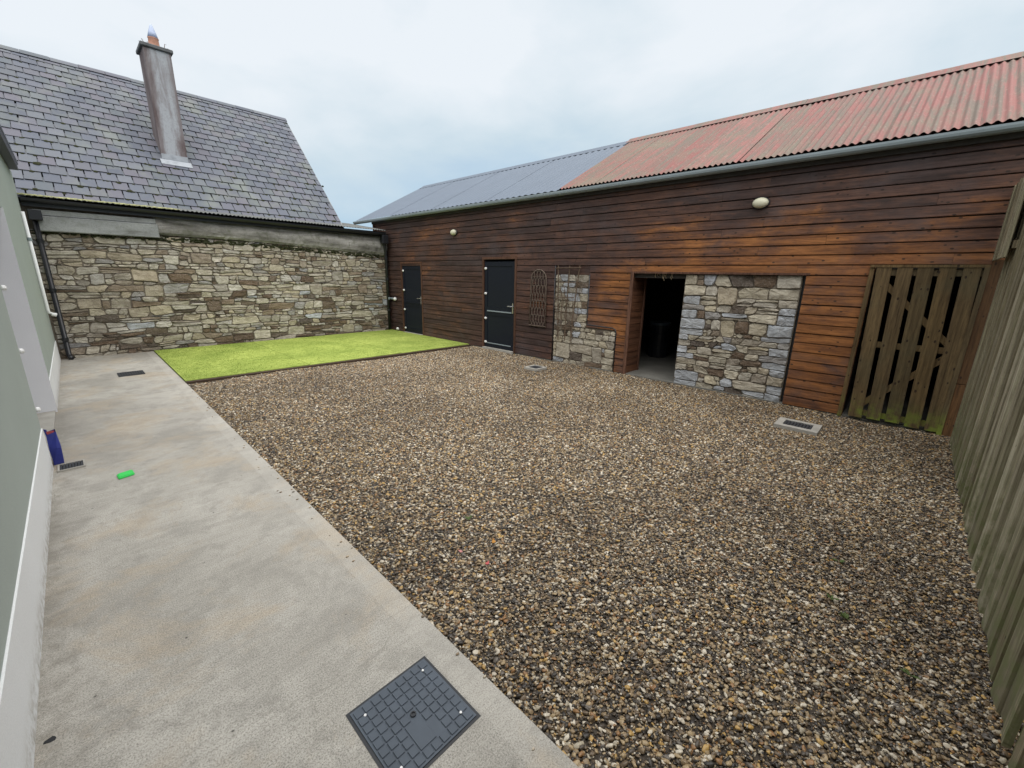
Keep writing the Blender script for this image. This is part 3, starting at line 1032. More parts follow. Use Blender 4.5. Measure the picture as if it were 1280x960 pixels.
# stable doors
def stable_door(y0, y1, zt, bar, label):
    d = box('door', BX - 0.006, BX + 0.05, y0 + 0.004, y1 - 0.004, 0.035, zt - 0.05, M_DOOR, barn)
    d['label'] = label
    fx0, fx1 = BX - 0.042, BX - 0.004
    fr = MB().box(fx0, fx1, y0 - 0.052, y0, 0.0, zt + 0.0).box(fx0, fx1, y1, y1 + 0.052, 0.0, zt).box(fx0, fx1, y0 - 0.052, y1 + 0.052, zt + 0.001, zt + 0.05)
    fr.build('door_frame', M_TRIM, d)
    # framed leaves: upper and lower panel surrounds
    x0, x1 = BX - 0.018, BX - 0.0065
    for (za, zb) in ((0.05, 0.875), (0.885, zt - 0.06)):
        m = MB()
        a, b2 = y0 + 0.012, y1 - 0.012
        m.box(x0, x1, a, a + 0.085, za, zb).box(x0, x1, b2 - 0.085, b2, za, zb)
        m.box(x0 + 0.001, x1, a + 0.085, b2 - 0.085, za, za + 0.09).box(x0 + 0.001, x1, a + 0.085, b2 - 0.085, zb - 0.09, zb)
        m.build('leaf_frame', M_DOOR, d)
    for zz_ in (1.84, 1.28, 0.71, 0.15):
        MB().lathe((BX - 0.016, y1 - 0.05, zz_ * zt / 2.04), (-1, 0, 0), [(0.032, 0), (0.032, 0.014), (0.024, 0.022), (0.008, 0.025)], 10, 1.35, 0.9).build('hinge', M_CAP, d, smooth=True)
    hb = MB().box(BX - 0.028, BX - 0.0185, y0 + 0.035, y0 + 0.07, 0.88, 1.1)
    hb.tube([(BX - 0.028, y0 + 0.052, 1.03), (BX - 0.065, y0 + 0.052, 1.03), (BX - 0.068, y0 + 0.075, 1.03), (BX - 0.068, y0 + 0.175, 1.03)], 0.011, 8)
    hb.build('handle', M_CHROME, d)
    MB().box(BX - 0.034, BX - 0.0185, y0 + 0.09, y1 - 0.1, 0.876, 0.9).build('weather_bar', M_GALV if bar else M_DOOR, d)
    MB().box(BX - 0.03, BX - 0.0185, y0 + 0.1, y1 - 0.1, 0.125, 0.145).build('weather_bar', M_GALV if bar else M_DOOR, d)
    box('threshold', BX - 0.09, BX + 0.02, y0, y1, -0.06, 0.03, M_EDGE, d)


stable_door(9.86, 10.80, 1.96, False, 'narrow looking black stable door at the lawn end')
stable_door(6.36, 7.34, 2.04, True, 'black stable door with a pale bar across its middle')

# roof: corrugated sheets in real waves
slope = math.atan2(RZ - (EZ + 0.04), RX - (BX - 0.16))
EX = BX - 0.14
EZZ = EZ + 0.06


def corr_sheet_mesh(name, width, pitch, amp, length, mat, seg=6):
    nseg = int(round(width / pitch * seg))
    v, f = [], []
    for i in range(nseg + 1):
        y = width * i / nseg
        zz = amp * math.cos(2 * math.pi * y / pitch)
        for s in (0, length):
            v.append((s * math.cos(slope) - math.sin(slope) * zz, y, s * math.sin(slope) + math.cos(slope) * zz))
    for i in range(nseg):
        a = 2 * i
        f.append((a, a + 1, a + 3, a + 2))
    me = bpy.data.meshes.new(name)
    me.from_pydata(v, [], f)
    me.polygons.foreach_set('use_smooth', [True] * len(f))
    me.materials.append(mat)
    return me


RL = (RX - EX) / math.cos(slope) - 0.02
red_me = corr_sheet_mesh('red_sheet', 0.76 + 0.038, 0.076, 0.0125, RL, M_RED)
gry_me = corr_sheet_mesh('grey_sheet', 0.99 + 0.03, 0.165, 0.009, RL, M_GREY, 6)
y = BY0 - 0.1
i = 0
while y < 5.0 - 0.05:
    o = link('red_roof_sheet', red_me, (EX + random.uniform(-0.012, 0.012), y, EZZ + 0.03 + (i % 2) * 0.0015), barn)
    if abs(y + 0.76 - 5.0) < 0.9:
        pass
    y += 0.76
    i += 1
RED_END = y + 0.04
while y < BY1 + 0.1:
    link('grey_roof_sheet', gry_me, (EX, y + 0.045, EZZ + 0.012 + (i % 2) * 0.003), barn)
    y += 0.99
    i += 1
ROOF_END = y + 0.07
# rear slope (never in view from the yard, one plain sheet)
mk('rear_roof', [(RX, BY0 - 0.1, EZZ + RL * math.sin(slope)), (RX, ROOF_END, EZZ + RL * math.sin(slope)), (BXB + 0.2, ROOF_END, EZZ - 0.05), (BXB + 0.2, BY0 - 0.1, EZZ - 0.05)], [(0, 1, 2, 3)], M_RED, barn, fix=False)
# ridge caps, in lengths
RTOP = EZZ + 0.03 + RL * math.sin(slope) + 0.03


def ridge_cap(y0, y1, mat, dz=0.0):
    v, f = [], []
    prof = [(-0.24, -0.125), (-0.1, -0.045), (-0.05, -0.006), (0.0, 0.012), (0.05, -0.006), (0.1, -0.045), (0.24, -0.125)]
    for yy in (y0, y1):
        for (a, b2) in prof:
            v.append((RX + a, yy, RTOP + dz + b2))
    for k in range(len(prof) - 1):
        f.append((k, k + 1, k + 8, k + 7))
    o = mk('ridge_cap', v, f, mat, barn, fix=False, smooth=True)


y = BY0 - 0.1
while y < RED_END - 0.1:
    e = min(y + 1.83, RED_END + 0.05)
    ridge_cap(y, e + 0.03, M_RED, random.uniform(-0.003, 0.004))
    y = e
while y < ROOF_END - 0.05:
    e = min(y + 2.4, ROOF_END)
    ridge_cap(y, e, M_GREY, -0.03 + random.uniform(-0.002, 0.003))
    y = e
# fascia with the shade under the gutter put into its dark colour, gutter
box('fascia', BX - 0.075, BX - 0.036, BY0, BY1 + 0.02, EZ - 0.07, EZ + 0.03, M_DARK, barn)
gv, gf = [], []
ga = [(-0.062, 0.045), (-0.062, 0.022), (-0.056, -0.002), (-0.034, -0.022), (0.0, -0.03), (0.03, -0.025), (0.055, -0.01), (0.055, 0.045)]
GXc, GZc = EX + 0.0, EZZ - 0.055
gl = [BY0 - 0.1, ROOF_END + 0.06]
for yy in gl:
    for (a, b2) in ga:
        gv.append((GXc + a, yy, GZc + b2))
    for (a, b2) in ga:
        gv.append((GXc + a * 0.93, yy, GZc + b2 * 0.93 + 0.003))
m_ = len(ga)
for k in range(m_ - 1):
    gf.append((k, k + 1, 2 * m_ + k + 1, 2 * m_ + k))
    gf.append((m_ + k, 3 * m_ + k, 3 * m_ + k + 1, m_ + k + 1))
gf.append((0, m_, 3 * m_, 2 * m_))
gf.append((m_ - 1, 3 * m_ - 1, 4 * m_ - 1, 2 * m_ - 1))
for s_ in (0, 2 * m_):
    gf.append(tuple(s_ + k for k in range(m_)))
gut = mk('gutter', gv, gf, M_GALV, barn)

# ------------------------------------------------------------------ neighbouring stone outhouse
SY = 11.52
oh = thing('stone_outhouse', 'low rubble stone outhouse wall at the far end of the yard with black gutter', 'outhouse', (3.2, 12, 0))
oy = HX(SY) + 0.02
ohw = box('wall', oy - 0.35, 6.73, SY + 0.003, SY + 0.5, -0.1, 2.74, M_MORTAR, oh)
rngS = np.random.default_rng(21)
convS = lambda u, v, d: (u, SY - d, v)
big = [(0.55, 1.45, .1), (1.2, 1.62, .12), (1.75, 1.9, .12), (2.6, 1.45, .12), (3.05, 1.42, .12), (0.3, 1.05, .1), (0.75, 1.02, .09), (1.95, 0.42, .12), (0.5, 0.68, .1), (2.2, 1.98, .11),
       (1.0, 0.78, .1), (4.9, 0.8, .1), (4.6, 1.2, .09), (3.2, 0.22, .11), (4.0, 0.16, .12), (5.4, 0.14, .1), (1.3, 1.25, .09), (3.7, 1.75, .1), (4.4, 1.9, .09), (5.2, 1.6, .09), (5.9, 1.2, .08), (0.2, 1.75, .08), (2.8, 2.1, .1), (3.4, 0.7, .08), (2.3, 0.95, .08), (5.6, 2.0, .08)]
cells = rubble(oy, 6.70, -0.05, 2.34, 0.055, 0.155, rngS, [(b0, b1, b2 * 3.4) for b0, b1, b2 in big], gap=0.008, lmin=1.3, lmax=4.2, split=0.36, wob=0.019)


def pick_wall(c):
    x = rngS.random()
    low = c[2][1] < 0.5
    if low:
        return M_DSTONE if x < 0.4 else M_STONE
    if c[2][1] > 1.3:
        return M_STONE if x < 0.95 else M_DSTONE
    return M_STONE if x < 0.78 else (M_DSTONE if x < 0.9 else (M_TAN if x < 0.97 else M_BLUE))


print('wall stones', lay_stones(cells, convS, rngS, 0.024, pick_wall, ohw))
# rendered band along the top of the wall
nb = 90
bv, bf = [], []
prof = [(0.0, 0.0), (0.05, 0.0), (0.085, 0.05), (0.10, 0.14), (0.085, 0.25), (0.05, 0.33), (0.02, 0.40)]
for i in range(nb + 1):
    u = 1.5 + (6.70 - 1.5) * i / nb
    zb = 2.36 - max(0, (u - 3.0)) * 0.045
    for (d, zz) in prof:
        d2 = d + 0.008 * math.sin(u * 5 + zz * 9) + RNG.normal() * 0.004
        bv.append((u, SY - max(d2, 0.0) if d > 0 else SY + 0.02, zb + zz * (2.72 - zb) / 0.40 + RNG.normal() * 0.004))
npf = len(prof)
for i in range(nb):
    for k in range(npf - 1):
        a = i * npf + k
        bf.append((a, a + 1, a + npf + 1, a + npf))
bf.append(tuple(range(npf)))
bf.append(tuple(nb * npf + k for k in range(npf)))
mk('rendered_band', bv, bf, M_OLD, oh, smooth=False)
box('lintel_slab', oy + 0.1, 1.54, SY - 0.13, SY - 0.0, 2.30, 2.56, M_SLAB, oh, bev=0.012)
box('lintel_slab', oy + 0.1, 1.52, SY - 0.10, SY - 0.0, 2.565, 2.66, M_SLAB, oh, bev=0.008)
# dark moss clinging under the band
mm = MB()
for i in range(420):
    u = oy + 0.05 + random.random() * 6.8
    zb = 2.30 - max(0, (u - 3.0)) * 0.04
    r_ = random.uniform(0.012, 0.035)
    mm.lathe((u, SY - random.uniform(0.0, 0.05), zb - random.uniform(-0.03, 0.05)), (0, -1, 0.2), [(r_ * 0.9, 0), (r_ * 0.8, r_ * 0.5), (r_ * 0.3, r_ * 0.8)], 5, 1.8, 0.8)
kind(mm.build('moss', M_MOSS, oh), 'stuff')
# corrugated roof edge over the gutter
cm = []
cf = []
nseg = int(6.95 / 0.076 * 6)
for i in range(nseg + 1):
    x = oy - 0.05 + 0.076 * i / 6
    zz = 0.011 * math.cos(2 * math.pi * i / 6)
    yb = 12.25 if x < 5.75 else 13.6
    cm.append((x, SY - 0.22, 2.865 + zz))
    cm.append((x, yb, 2.865 + zz + (yb - SY + 0.22) * 0.145))
for i in range(nseg):
    cf.append((2 * i, 2 * i + 1, 2 * i + 3, 2 * i + 2))
mk('corrugated_roof', cm, cf, plain('dull_iron', (0.13, 0.135, 0.13), 0.7, 0.2, 0.3, 6), oh, smooth=True, fix=False)
lm = MB()
for i in range(300):
    x = oy + (random.random() ** 1.4) * 2.2
    r_ = random.uniform(0.01, 0.028)
    yy = SY - 0.22 + random.random() * 0.1
    lm.lathe((x, yy, 2.868 + 0.145 * (yy - SY + 0.22)), (0, -0.3, 1), [(r_, 0), (r_ * 0.8, r_ * 0.5), (r_ * 0.3, r_ * 0.7)], 5, 1.5, 1.0)
kind(lm.build('lichen', M_LICHEN, oh), 'stuff')


def halfround(name, p0, p1, r, mat, parent, n=8):
    p0, p1 = Vector(p0), Vector(p1)
    d = (p1 - p0).normalized()
    side_ = Vector((0, 0, 1)).cross(d)
    v, f = [], []
    for p in (p0, p1):
        for rr in (r, r * 0.9):
            for k in range(n + 1):
                t = math.pi + math.pi * k / n
                v.append(tuple(p + side_ * (math.cos(t) * rr) + Vector((0, 0, math.sin(t) * rr))))
    q = n + 1
    for k in range(n):
        f.append((k, k + 1, 2 * q + k + 1, 2 * q + k))
        f.append((q + k, 3 * q + k, 3 * q + k + 1, q + k + 1))
    f.append((0, q, 3 * q, 2 * q))
    f.append((n, 2 * q + n, 3 * q + n, q + n))
    f.append(tuple(range(q)))
    f.append(tuple(2 * q + k for k in range(q)))
    return mk(name, v, f, mat, parent, smooth=False)


halfround('gutter', (oy - 0.0, SY - 0.2, 2.825), (6.6, SY - 0.2, 2.79), 0.062, M_BLACK, oh)
box('fascia_board', oy, 6.68, SY - 0.125, SY - 0.10, 2.70, 2.83, M_BLACK, oh)
# downpipes in both corners
dp = MB().tube([(oy + 0.11, SY - 0.12, 2.5), (oy + 0.11, SY - 0.10, 0.10), (oy + 0.12, SY - 0.16, 0.05), (oy + 0.13, SY - 0.22, 0.03)], 0.038, 10)
dp = dp.build('downpipe', M_BLACK, oh, smooth=True)
box('hopper', oy + 0.04, oy + 0.21, SY - 0.25, SY - 0.14, 2.47, 2.64, M_BLACK, dp, bev=0.01)
for zz_ in (0.35, 1.25, 2.1):
    MB().lathe((oy + 0.11, SY - 0.11, zz_), (0, 0, 1), [(0.046, 0), (0.046, 0.06)], 10).build('pipe_collar', M_BLACK, dp)
dp2 = MB().tube([(6.56, SY - 0.2, 2.76), (6.56, SY - 0.2, 2.6), (6.63, SY - 0.13, 2.3), (6.65, SY - 0.1, 2.15), (6.65, SY - 0.1, 0.05)], 0.04, 10).build('downpipe', M_BLACK, oh, smooth=True)
for zz_ in (0.6, 1.5, 2.1):
    MB().lathe((6.65, SY - 0.1, zz_), (0, 0, 1), [(0.048, 0), (0.048, 0.06)], 10).build('pipe_collar', M_BLACK, dp2)
box('hopper', 6.48, 6.66, SY - 0.28, SY - 0.12, 2.5, 2.74, M_BLACK, dp2, bev=0.01)

# ------------------------------------------------------------------ slate-roofed house behind
sh = thing('slate_house', 'house with a steep grey slate roof and tall chimney behind the stone wall', 'house', (2, 14, 0))
PY0, PZ0, PTH = 12.0, 2.852, math.radians(44.88)
SXL, SXR = -3.2, 5.72
RLN = 4.88
up_ = Vector((0, math.cos(PTH), math.sin(PTH)))
nr_ = Vector((0, -math.sin(PTH), math.cos(PTH)))
rp = lambda x, s, d=0.0: Vector((x, PY0, PZ0)) + up_ * s + nr_ * d
ry, rz = rp(0, RLN).y, rp(0, RLN).z
yb2 = 2 * ry - PY0
shell = MB().add([(SXL + .03, PY0 + 0.3, -0.1), (SXR - .05, PY0 + 0.3, -0.1), (SXR - .05, yb2 - 0.3, -0.1), (SXL + .03, yb2 - 0.3, -0.1),
                  (SXL + .03, PY0 + 0.3, PZ0 + 0.22), (SXR - .05, PY0 + 0.3, PZ0 + 0.22), (SXR - .05, yb2 - 0.3, PZ0 + 0.22), (SXL + .03, yb2 - 0.3, PZ0 + 0.22),
                  (SXL + .03, ry, rz - 0.08), (SXR - .05, ry, rz - 0.08)],
                 [(0, 1, 5, 4), (2, 3, 7, 6), (1, 2, 6, 9, 5), (3, 0, 4, 8, 7), (4, 5, 9, 8), (6, 7, 8, 9)])
shell.build('wall', M_OLD, sh)
roof = mk('roof', [tuple(rp(SXL, -0.05, -0.045)), tuple(rp(SXR, -0.05, -0.045)), tuple(rp(SXR, RLN, -0.045)), tuple(rp(SXL, RLN, -0.045)),
                   (SXL, yb2, PZ0), (SXR, yb2, PZ0)], [(0, 1, 2, 3), (3, 2, 5, 4)], plain('roof_felt', (0.03, 0.03, 0.032), 0.9, 0.1, 0.2), sh, fix=False)
# slates
SWID = 0.245
rows = []
s = 0.0
ex = 0.262
while s < RLN - 0.05:
    rows.append((s, ex))
    s += ex
    ex = max(0.205, ex * 0.987)
variants = []
for q in range(4):
    wq = SWID / 2 - 0.0095
    L = 0.40
    t = 0.028
    a, b2, c_, d_ = [random.uniform(-0.004, 0.004) for _ in range(4)]
    lo = [(-wq + a, 0 + c_, 0), (wq + b2, 0 + d_, 0), (wq + b2 * .5, L, -0.026), (-wq, L, -0.026)]
    ch = random.uniform(0.012, 0.03)
    if q % 2:
        lo = [(-wq + a, ch, 0), (-wq + a + ch, c_, 0), (wq + b2, d_, 0), (wq, L, -0.026), (-wq, L, -0.026)]
    v = []
    for d0 in (0, t):
        for (x, y, z) in lo:
            p = up_ * y + nr_ * (z + d0)
            v.append((x, p.y, p.z))
    n_ = len(lo)
    f = [tuple(range(n_))[::-1], tuple(range(n_, 2 * n_))] + [(k, (k + 1) % n_, (k + 1) % n_ + n_, k + n_) for k in range(n_)]
    me = bpy.data.meshes.new('slate')
    me.from_pydata(v, [], f)
    me.materials.append(M_SLATE)
    me.materials.append(M_SEDGE)
    me.polygons.foreach_set('material_index', [0, 0] + [1] * n_)
    variants.append((me, v, f))
cand = []
for ri, (s, ex) in enumerate(rows):
    x = SXR - SWID / 2 - (SWID / 2 if ri % 2 else 0) + random.uniform(-0.01, 0.01)
    if ri % 2:
        cand.append((ri, SXR - SWID * 0.22, s, True))
    while x > SXL:
        cand.append((ri, x, s, False))
        x -= SWID
rest = MB()
rest_ix = []
nsl = 0
for (ri, x, s, half) in cand:
    me, v, f = random.choice(variants)
    base = rp(x, s + random.uniform(-0.008, 0.008), 0.02 + random.uniform(0, 0.006))
    rot = random.gauss(0, 0.012)
    vis = x > -0.15
    if s + 0.25 > RLN:
        me, v, f = variants[0]
    if vis and ri < 12 and nsl < 300 and not half:
        o = link('slate', me, base, roof)
        o.rotation_mode = 'AXIS_ANGLE'
        o.rotation_axis_angle = (rot, nr_.x, nr_.y, nr_.z)
        nsl += 1
    else:
        mrot = Matrix.Rotation(rot, 3, nr_)
        kx = 0.45 if half else 1.0
        vv = [mrot @ Vector((p[0] * kx, p[1], p[2])) + base for p in v]
        if s + 0.42 > RLN:      # top courses are cut under the ridge
            vv = [p if (p - rp(x, 0)).dot(up_) < RLN - 0.02 else p - up_ * ((p - rp(x, 0)).dot(up_) - RLN + 0.02) for p in vv]
        rest.add(vv, f)
        rest_ix += [0, 0] + [1] * (len(f) - 2)
fs_ = kind(rest.build('far_slates', M_SLATE, roof), 'stuff')
fs_.data.materials.append(M_SEDGE)
fs_.data.polygons.foreach_set('material_index', rest_ix)
x = SXR + 0.02
while x > SXL:
    e = x - 0.46
    prof = [(-0.13, -0.085), (-0.07, -0.02), (0, 0.02), (0.07, -0.02), (0.13, -0.085)]
    dz = random.uniform(-0.004, 0.004)
    v = [(xx, ry + a, rz + 0.035 + b2 + dz) for xx in (x, e + 0.006) for a, b2 in prof] + [(xx, ry + a * 0.85, rz + 0.015 + b2 + dz) for xx in (x, e + 0.006) for a, b2 in prof]
    f = [(k, k + 1, 6 + k, 5 + k) for k in range(4)] + [(10 + k, 15 + k, 16 + k, 11 + k) for k in range(4)] + [tuple(list(range(5)) + [14, 13, 12, 11, 10]), tuple(list(range(5, 10)) + [19, 18, 17, 16, 15])]
    mk('ridge_tile', v, f, M_SLATE, roof)
    x = e
# verge mortar on the right edge
vv = MB()
for k in range(16):
    s0, s1 = k * RLN / 16, (k + 1) * RLN / 16
    a = [rp(SXR - 0.015, s0, -0.04), rp(SXR + 0.02 + random.uniform(0, .006), s0, -0.04), rp(SXR + 0.02, s1, -0.04), rp(SXR - 0.015, s1, -0.04),
         rp(SXR - 0.015, s0, 0.025), rp(SXR + 0.02, s0, 0.025), rp(SXR + 0.02, s1, 0.022), rp(SXR - 0.015, s1, 0.022)]
    vv.add(a, BOXF)
vv.build('verge', M_SLAB, roof)
# dark moss tufts in the slate joints
mo = MB()
for (ri, x, s, half) in cand:
    if x < -0.2:
        continue
    for q in range(3):
        if random.random() < (0.75 if ri < 8 else 0.2):
            r_ = abs(random.gauss(0.014, 0.009)) + 0.007
            xx_ = x - SWID / 2 + random.gauss(0, 0.012) if random.random() < 0.6 else x + random.uniform(-0.12, 0.12)
            c_ = rp(xx_, s + random.uniform(-0.025, 0.015), 0.022)
            mo.lathe(c_, nr_, [(r_, -0.01), (r_ * 0.85, 0.008 + r_ * 0.4), (r_ * 0.3, 0.012 + r_ * 0.6)], 5, 1.3, 1.0)
kind(mo.build('moss', M_MOSS, roof), 'stuff')
# chimney
CHX0, CHX1, CHY0, CHY1, CHT = 2.10, 2.585, 13.26, 13.86, 6.40
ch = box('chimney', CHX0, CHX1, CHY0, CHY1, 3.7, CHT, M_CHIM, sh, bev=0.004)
box('chimney_cap', CHX0 - 0.045, CHX1 + 0.045, CHY0 - 0.045, CHY1 + 0.045, CHT + 0.002, CHT + 0.075, M_DSLAB, ch, bev=0.012)
pot = MB().lathe((2.36, 13.56, CHT + 0.077), (0, 0, 1), [(0.12, 0), (0.125, 0.03), (0.105, 0.05), (0.095, 0.22), (0.105, 0.235)], 14).build('chimney_pot', M_TERRA, ch, smooth=True)
MB().lathe((2.36, 13.56, CHT + 0.315), (0, 0, 1), [(0.1, 0), (0.075, 0.1), (0.02, 0.26), (0.004, 0.27)], 12).build('cowl', M_COWL, ch, smooth=True)
for (dx, dy, l, b2) in ((-0.14, 0.02, 0.17, -0.07), (-0.16, 0.05, 0.12, -0.1), (0.17, 0.0, 0.2, 0.03), (0.2, 0.05, 0.14, 0.05), (-0.1, -0.1, 0.1, -0.04)):
    p = Vector((2.36 + dx, 13.56 + dy, CHT + 0.076))
    MB().tube([p, p + Vector((b2 * 0.4, 0, l * 0.6)), p + Vector((b2, 0, l)), p + Vector((b2 + 0.03, 0, l * 0.95))], 0.008, 5, r2=0.004).build('weed_stem', M_TWIG, ch)
# lead apron where the stack meets the slates
ap = MB()
sA = (CHY0 - PY0) / math.cos(PTH)
v = [rp(CHX0 - 0.05, sA - 0.16, 0.045), rp(CHX1 + 0.05, sA - 0.16, 0.045), rp(CHX1 + 0.05, sA + 0.0, 0.05), rp(CHX0 - 0.05, sA + 0.0, 0.05)]
v2 = [p + nr_ * 0.012 for p in v]
ap.add(v + v2, BOXF)
ap.add([(CHX0 - 0.006, CHY0 - 0.012, rp(0, sA).z + 0.02), (CHX1 + 0.006, CHY0 - 0.012, rp(0, sA).z + 0.02), (CHX1 + 0.006, CHY0 - 0.002, rp(0, sA).z + 0.02), (CHX0 - 0.006, CHY0 - 0.002, rp(0, sA).z + 0.02),
        (CHX0 - 0.006, CHY0 - 0.012, rp(0, sA).z + 0.17), (CHX1 + 0.006, CHY0 - 0.012, rp(0, sA).z + 0.17), (CHX1 + 0.006, CHY0 - 0.002, rp(0, sA).z + 0.17), (CHX0 - 0.006, CHY0 - 0.002, rp(0, sA).z + 0.17)], BOXF)
ap.build('lead_apron', plain('lead', (0.3, 0.32, 0.35), 0.6, 0.3, 0.25, 9), ch)

# ------------------------------------------------------------------ near house on the left
hs = thing('rendered_house', 'grey green rendered house with a white plinth along the left of the path', 'house', (-1, 5, 0))
DY0, DY1 = 5.16, 7.27
WT = 3.22
for nm, (y0, y1, z0, z1) in dict(a=(-3.5, DY0, 0.37, WT), b=(DY1, 11.40, 0.37, WT)).items():
    strip('wall', lambda y: HX(y) - 0.3, HX, y0, y1, z0, z1, M_WALL, hs)
strip('wall', lambda y: HX(y) - 0.3, HX, DY0, DY1, 2.3, WT, M_WALL, hs)
for (y0, y1) in ((-3.5, DY0), (DY1, 11.41)):
    strip('plinth', lambda y: HX(y) - 0.29, lambda y: HX(y) + 0.008, y0, y1, -0.05, 0.369, M_WHITE, hs)
# painted reveal on the far side of the doorway
strip('reveal', lambda y: HX(y) - 0.295, lambda y: HX(y) + 0.012, DY1 - 0.014, DY1 - 0.001, 0.0, 2.298, M_JWHITE, hs)
strip('door_step', lambda y: HX(y) - 0.5, lambda y: HX(y) - 0.005, DY0 + 0.002, DY1 - 0.016, 0.001, 0.02, M_EDGE, hs)
hd = strip('door', lambda y: HX(y) - 0.34, lambda y: HX(y) - 0.302, DY0 + 0.002, DY1 - 0.002, 0.021, 2.298, M_GLASS, hs)
for y0 in (DY0 + 0.002, (DY0 + DY1) / 2 - 0.06, DY1 - 0.1):
    strip('door_stile', lambda y: HX(y) - 0.301, lambda y: HX(y) - 0.28, y0, y0 + 0.08, 0.025, 2.29, M_WHITE, hd)
# hinge knuckles standing out at the near corner of the doorway
for zz_ in (0.53, 1.03, 1.53, 2.03):
    k_ = MB().tube([(HX(DY0) - 0.02, DY0 + 0.006, zz_), (HX(DY0) + 0.008, DY0 + 0.02, zz_)], 0.008, 8)
    k_.lathe((HX(DY0) + 0.006, DY0 + 0.022, zz_), (1, 0.3, 0), [(0.014, -0.012), (0.021, -0.004), (0.021, 0.012), (0.012, 0.02)], 10)
    k_.build('hinge_knuckle', M_CAP, hs, smooth=False)
strip('fascia', lambda y: HX(y) + 0.0, lambda y: HX(y) + 0.1, -3.5, 10.9, WT - 0.03, WT + 0.11, M_BLACK, hs)
# low roof slope above the fascia
rv_ = [(HX(-3.5) + 0.12, -3.5, WT + 0.12), (HX(11.4) + 0.1, 11.4, WT + 0.12), (-4.0, 11.4, WT + 2.6), (-4.0, -3.5, WT + 2.6),
       (HX(-3.5) + 0.12, -3.5, WT + 0.18), (HX(11.4) + 0.1, 11.4, WT + 0.18), (-4.0, 11.4, WT + 2.66), (-4.0, -3.5, WT + 2.66)]
mk('roof', rv_, BOXF, M_SLATE, hs)
strip('gable_end', lambda y: -4.0, lambda y: HX(y) - 0.31, 11.1, 11.38, -0.1, WT, M_WALL, hs)
# white overflow pipe near the far corner
yo = 10.75
po = MB().tube([(HX(yo) + 0.03, yo, 2.55), (HX(yo) + 0.03, yo, 0.98), (HX(yo) + 0.035, yo, 0.93), (HX(yo) + 0.085, yo + 0.02, 0.90)], 0.022, 10).build('overflow_pipe', M_WHITE, hs, smooth=True)
MB().lathe((HX(yo) + 0.03, yo, 2.1), (0, 0, 1), [(0.03, 0), (0.03, 0.05)], 10).build('pipe_clip', M_GALV, po)
MB().lathe((HX(yo) + 0.06, yo + 0.01, 0.90), (1, 0.2, -0.3), [(0.03, 0), (0.033, 0.06)], 10).build('pipe_socket', M_WHITE, po)
# wire loop high on the wall
MB().tube([(HX(6) + 0.004, 6.0 + 0.06 * math.cos(t), 2.75 + 0.06 * math.sin(t)) for t in np.linspace(0, 5, 9)], 0.006, 5).build('wire_loop', M_IRON, hs)

# ------------------------------------------------------------------ slatted gate against the barn
gt = thing('slatted_gate', 'mossy wooden gate of five upright slats over a dark opening in the barn', 'gate', (6.68, 0, 0))
gx0 = BX - 0.085
gys = [0.405 - k * 0.178 for k in range(5)]
for k, yy in enumerate(gys):
    tl = random.uniform(-0.006, 0.006)
    z0_ = 0.035 + random.uniform(-0.012, 0.012)
    v = [(gx0, yy - 0.134 - 0.05, z0_), (gx0 + 0.022, yy - 0.134 - 0.05, z0_), (gx0 + 0.022, yy - 0.05, z0_), (gx0, yy - 0.05, z0_),
         (gx0, yy - 0.134 + tl, 1.87), (gx0 + 0.022, yy - 0.134 + tl, 1.87), (gx0 + 0.022, yy + tl, 1.87), (gx0, yy + tl, 1.87)]
    mk('slat', v, BOXF, M_GATE, gt)
for zz_ in (0.06, 0.93, 1.78):
    sh_ = -0.05 * (1 - zz_ / 1.87)
    box('rail', gx0 + 0.0225, gx0 + 0.05, -0.47 + sh_, 0.41 + sh_, zz_, zz_ + 0.07, M_GATE, gt)
for (za, zb) in ((0.14, 0.92), (1.70, 1.0)):
    v = [(gx0 + 0.0225, 0.36, za), (gx0 + 0.048, 0.36, za), (gx0 + 0.048, 0.27, za), (gx0 + 0.0225, 0.27, za),
         (gx0 + 0.0225, -0.35, zb), (gx0 + 0.048, -0.35, zb), (gx0 + 0.048, -0.44, zb), (gx0 + 0.0225, -0.44, zb)]
    mk('brace', v, BOXF, M_GATE, gt)
box('gate_post', BX - 0.075, BX - 0.033, 0.425, 0.468, 0.0, 1.90, M_GATE, gt)
box('gate_post', BX - 0.09, BX - 0.033, -0.505, -0.462, 0.0, 1.90, M_GATE, gt)
box('head_rail', gx0 - 0.006, gx0 + 0.022, -0.5, 0.46, 1.872, 1.902, M_GATE, gt)
box('closing_board', BX - 0.07, BX - 0.032, -0.65, -0.508, 0.62, 1.95, M_ORANGE, gt)
box('closing_board', BX - 0.072, BX - 0.032, -0.65, -0.508, 0.0, 0.612, M_ORANGE, gt)

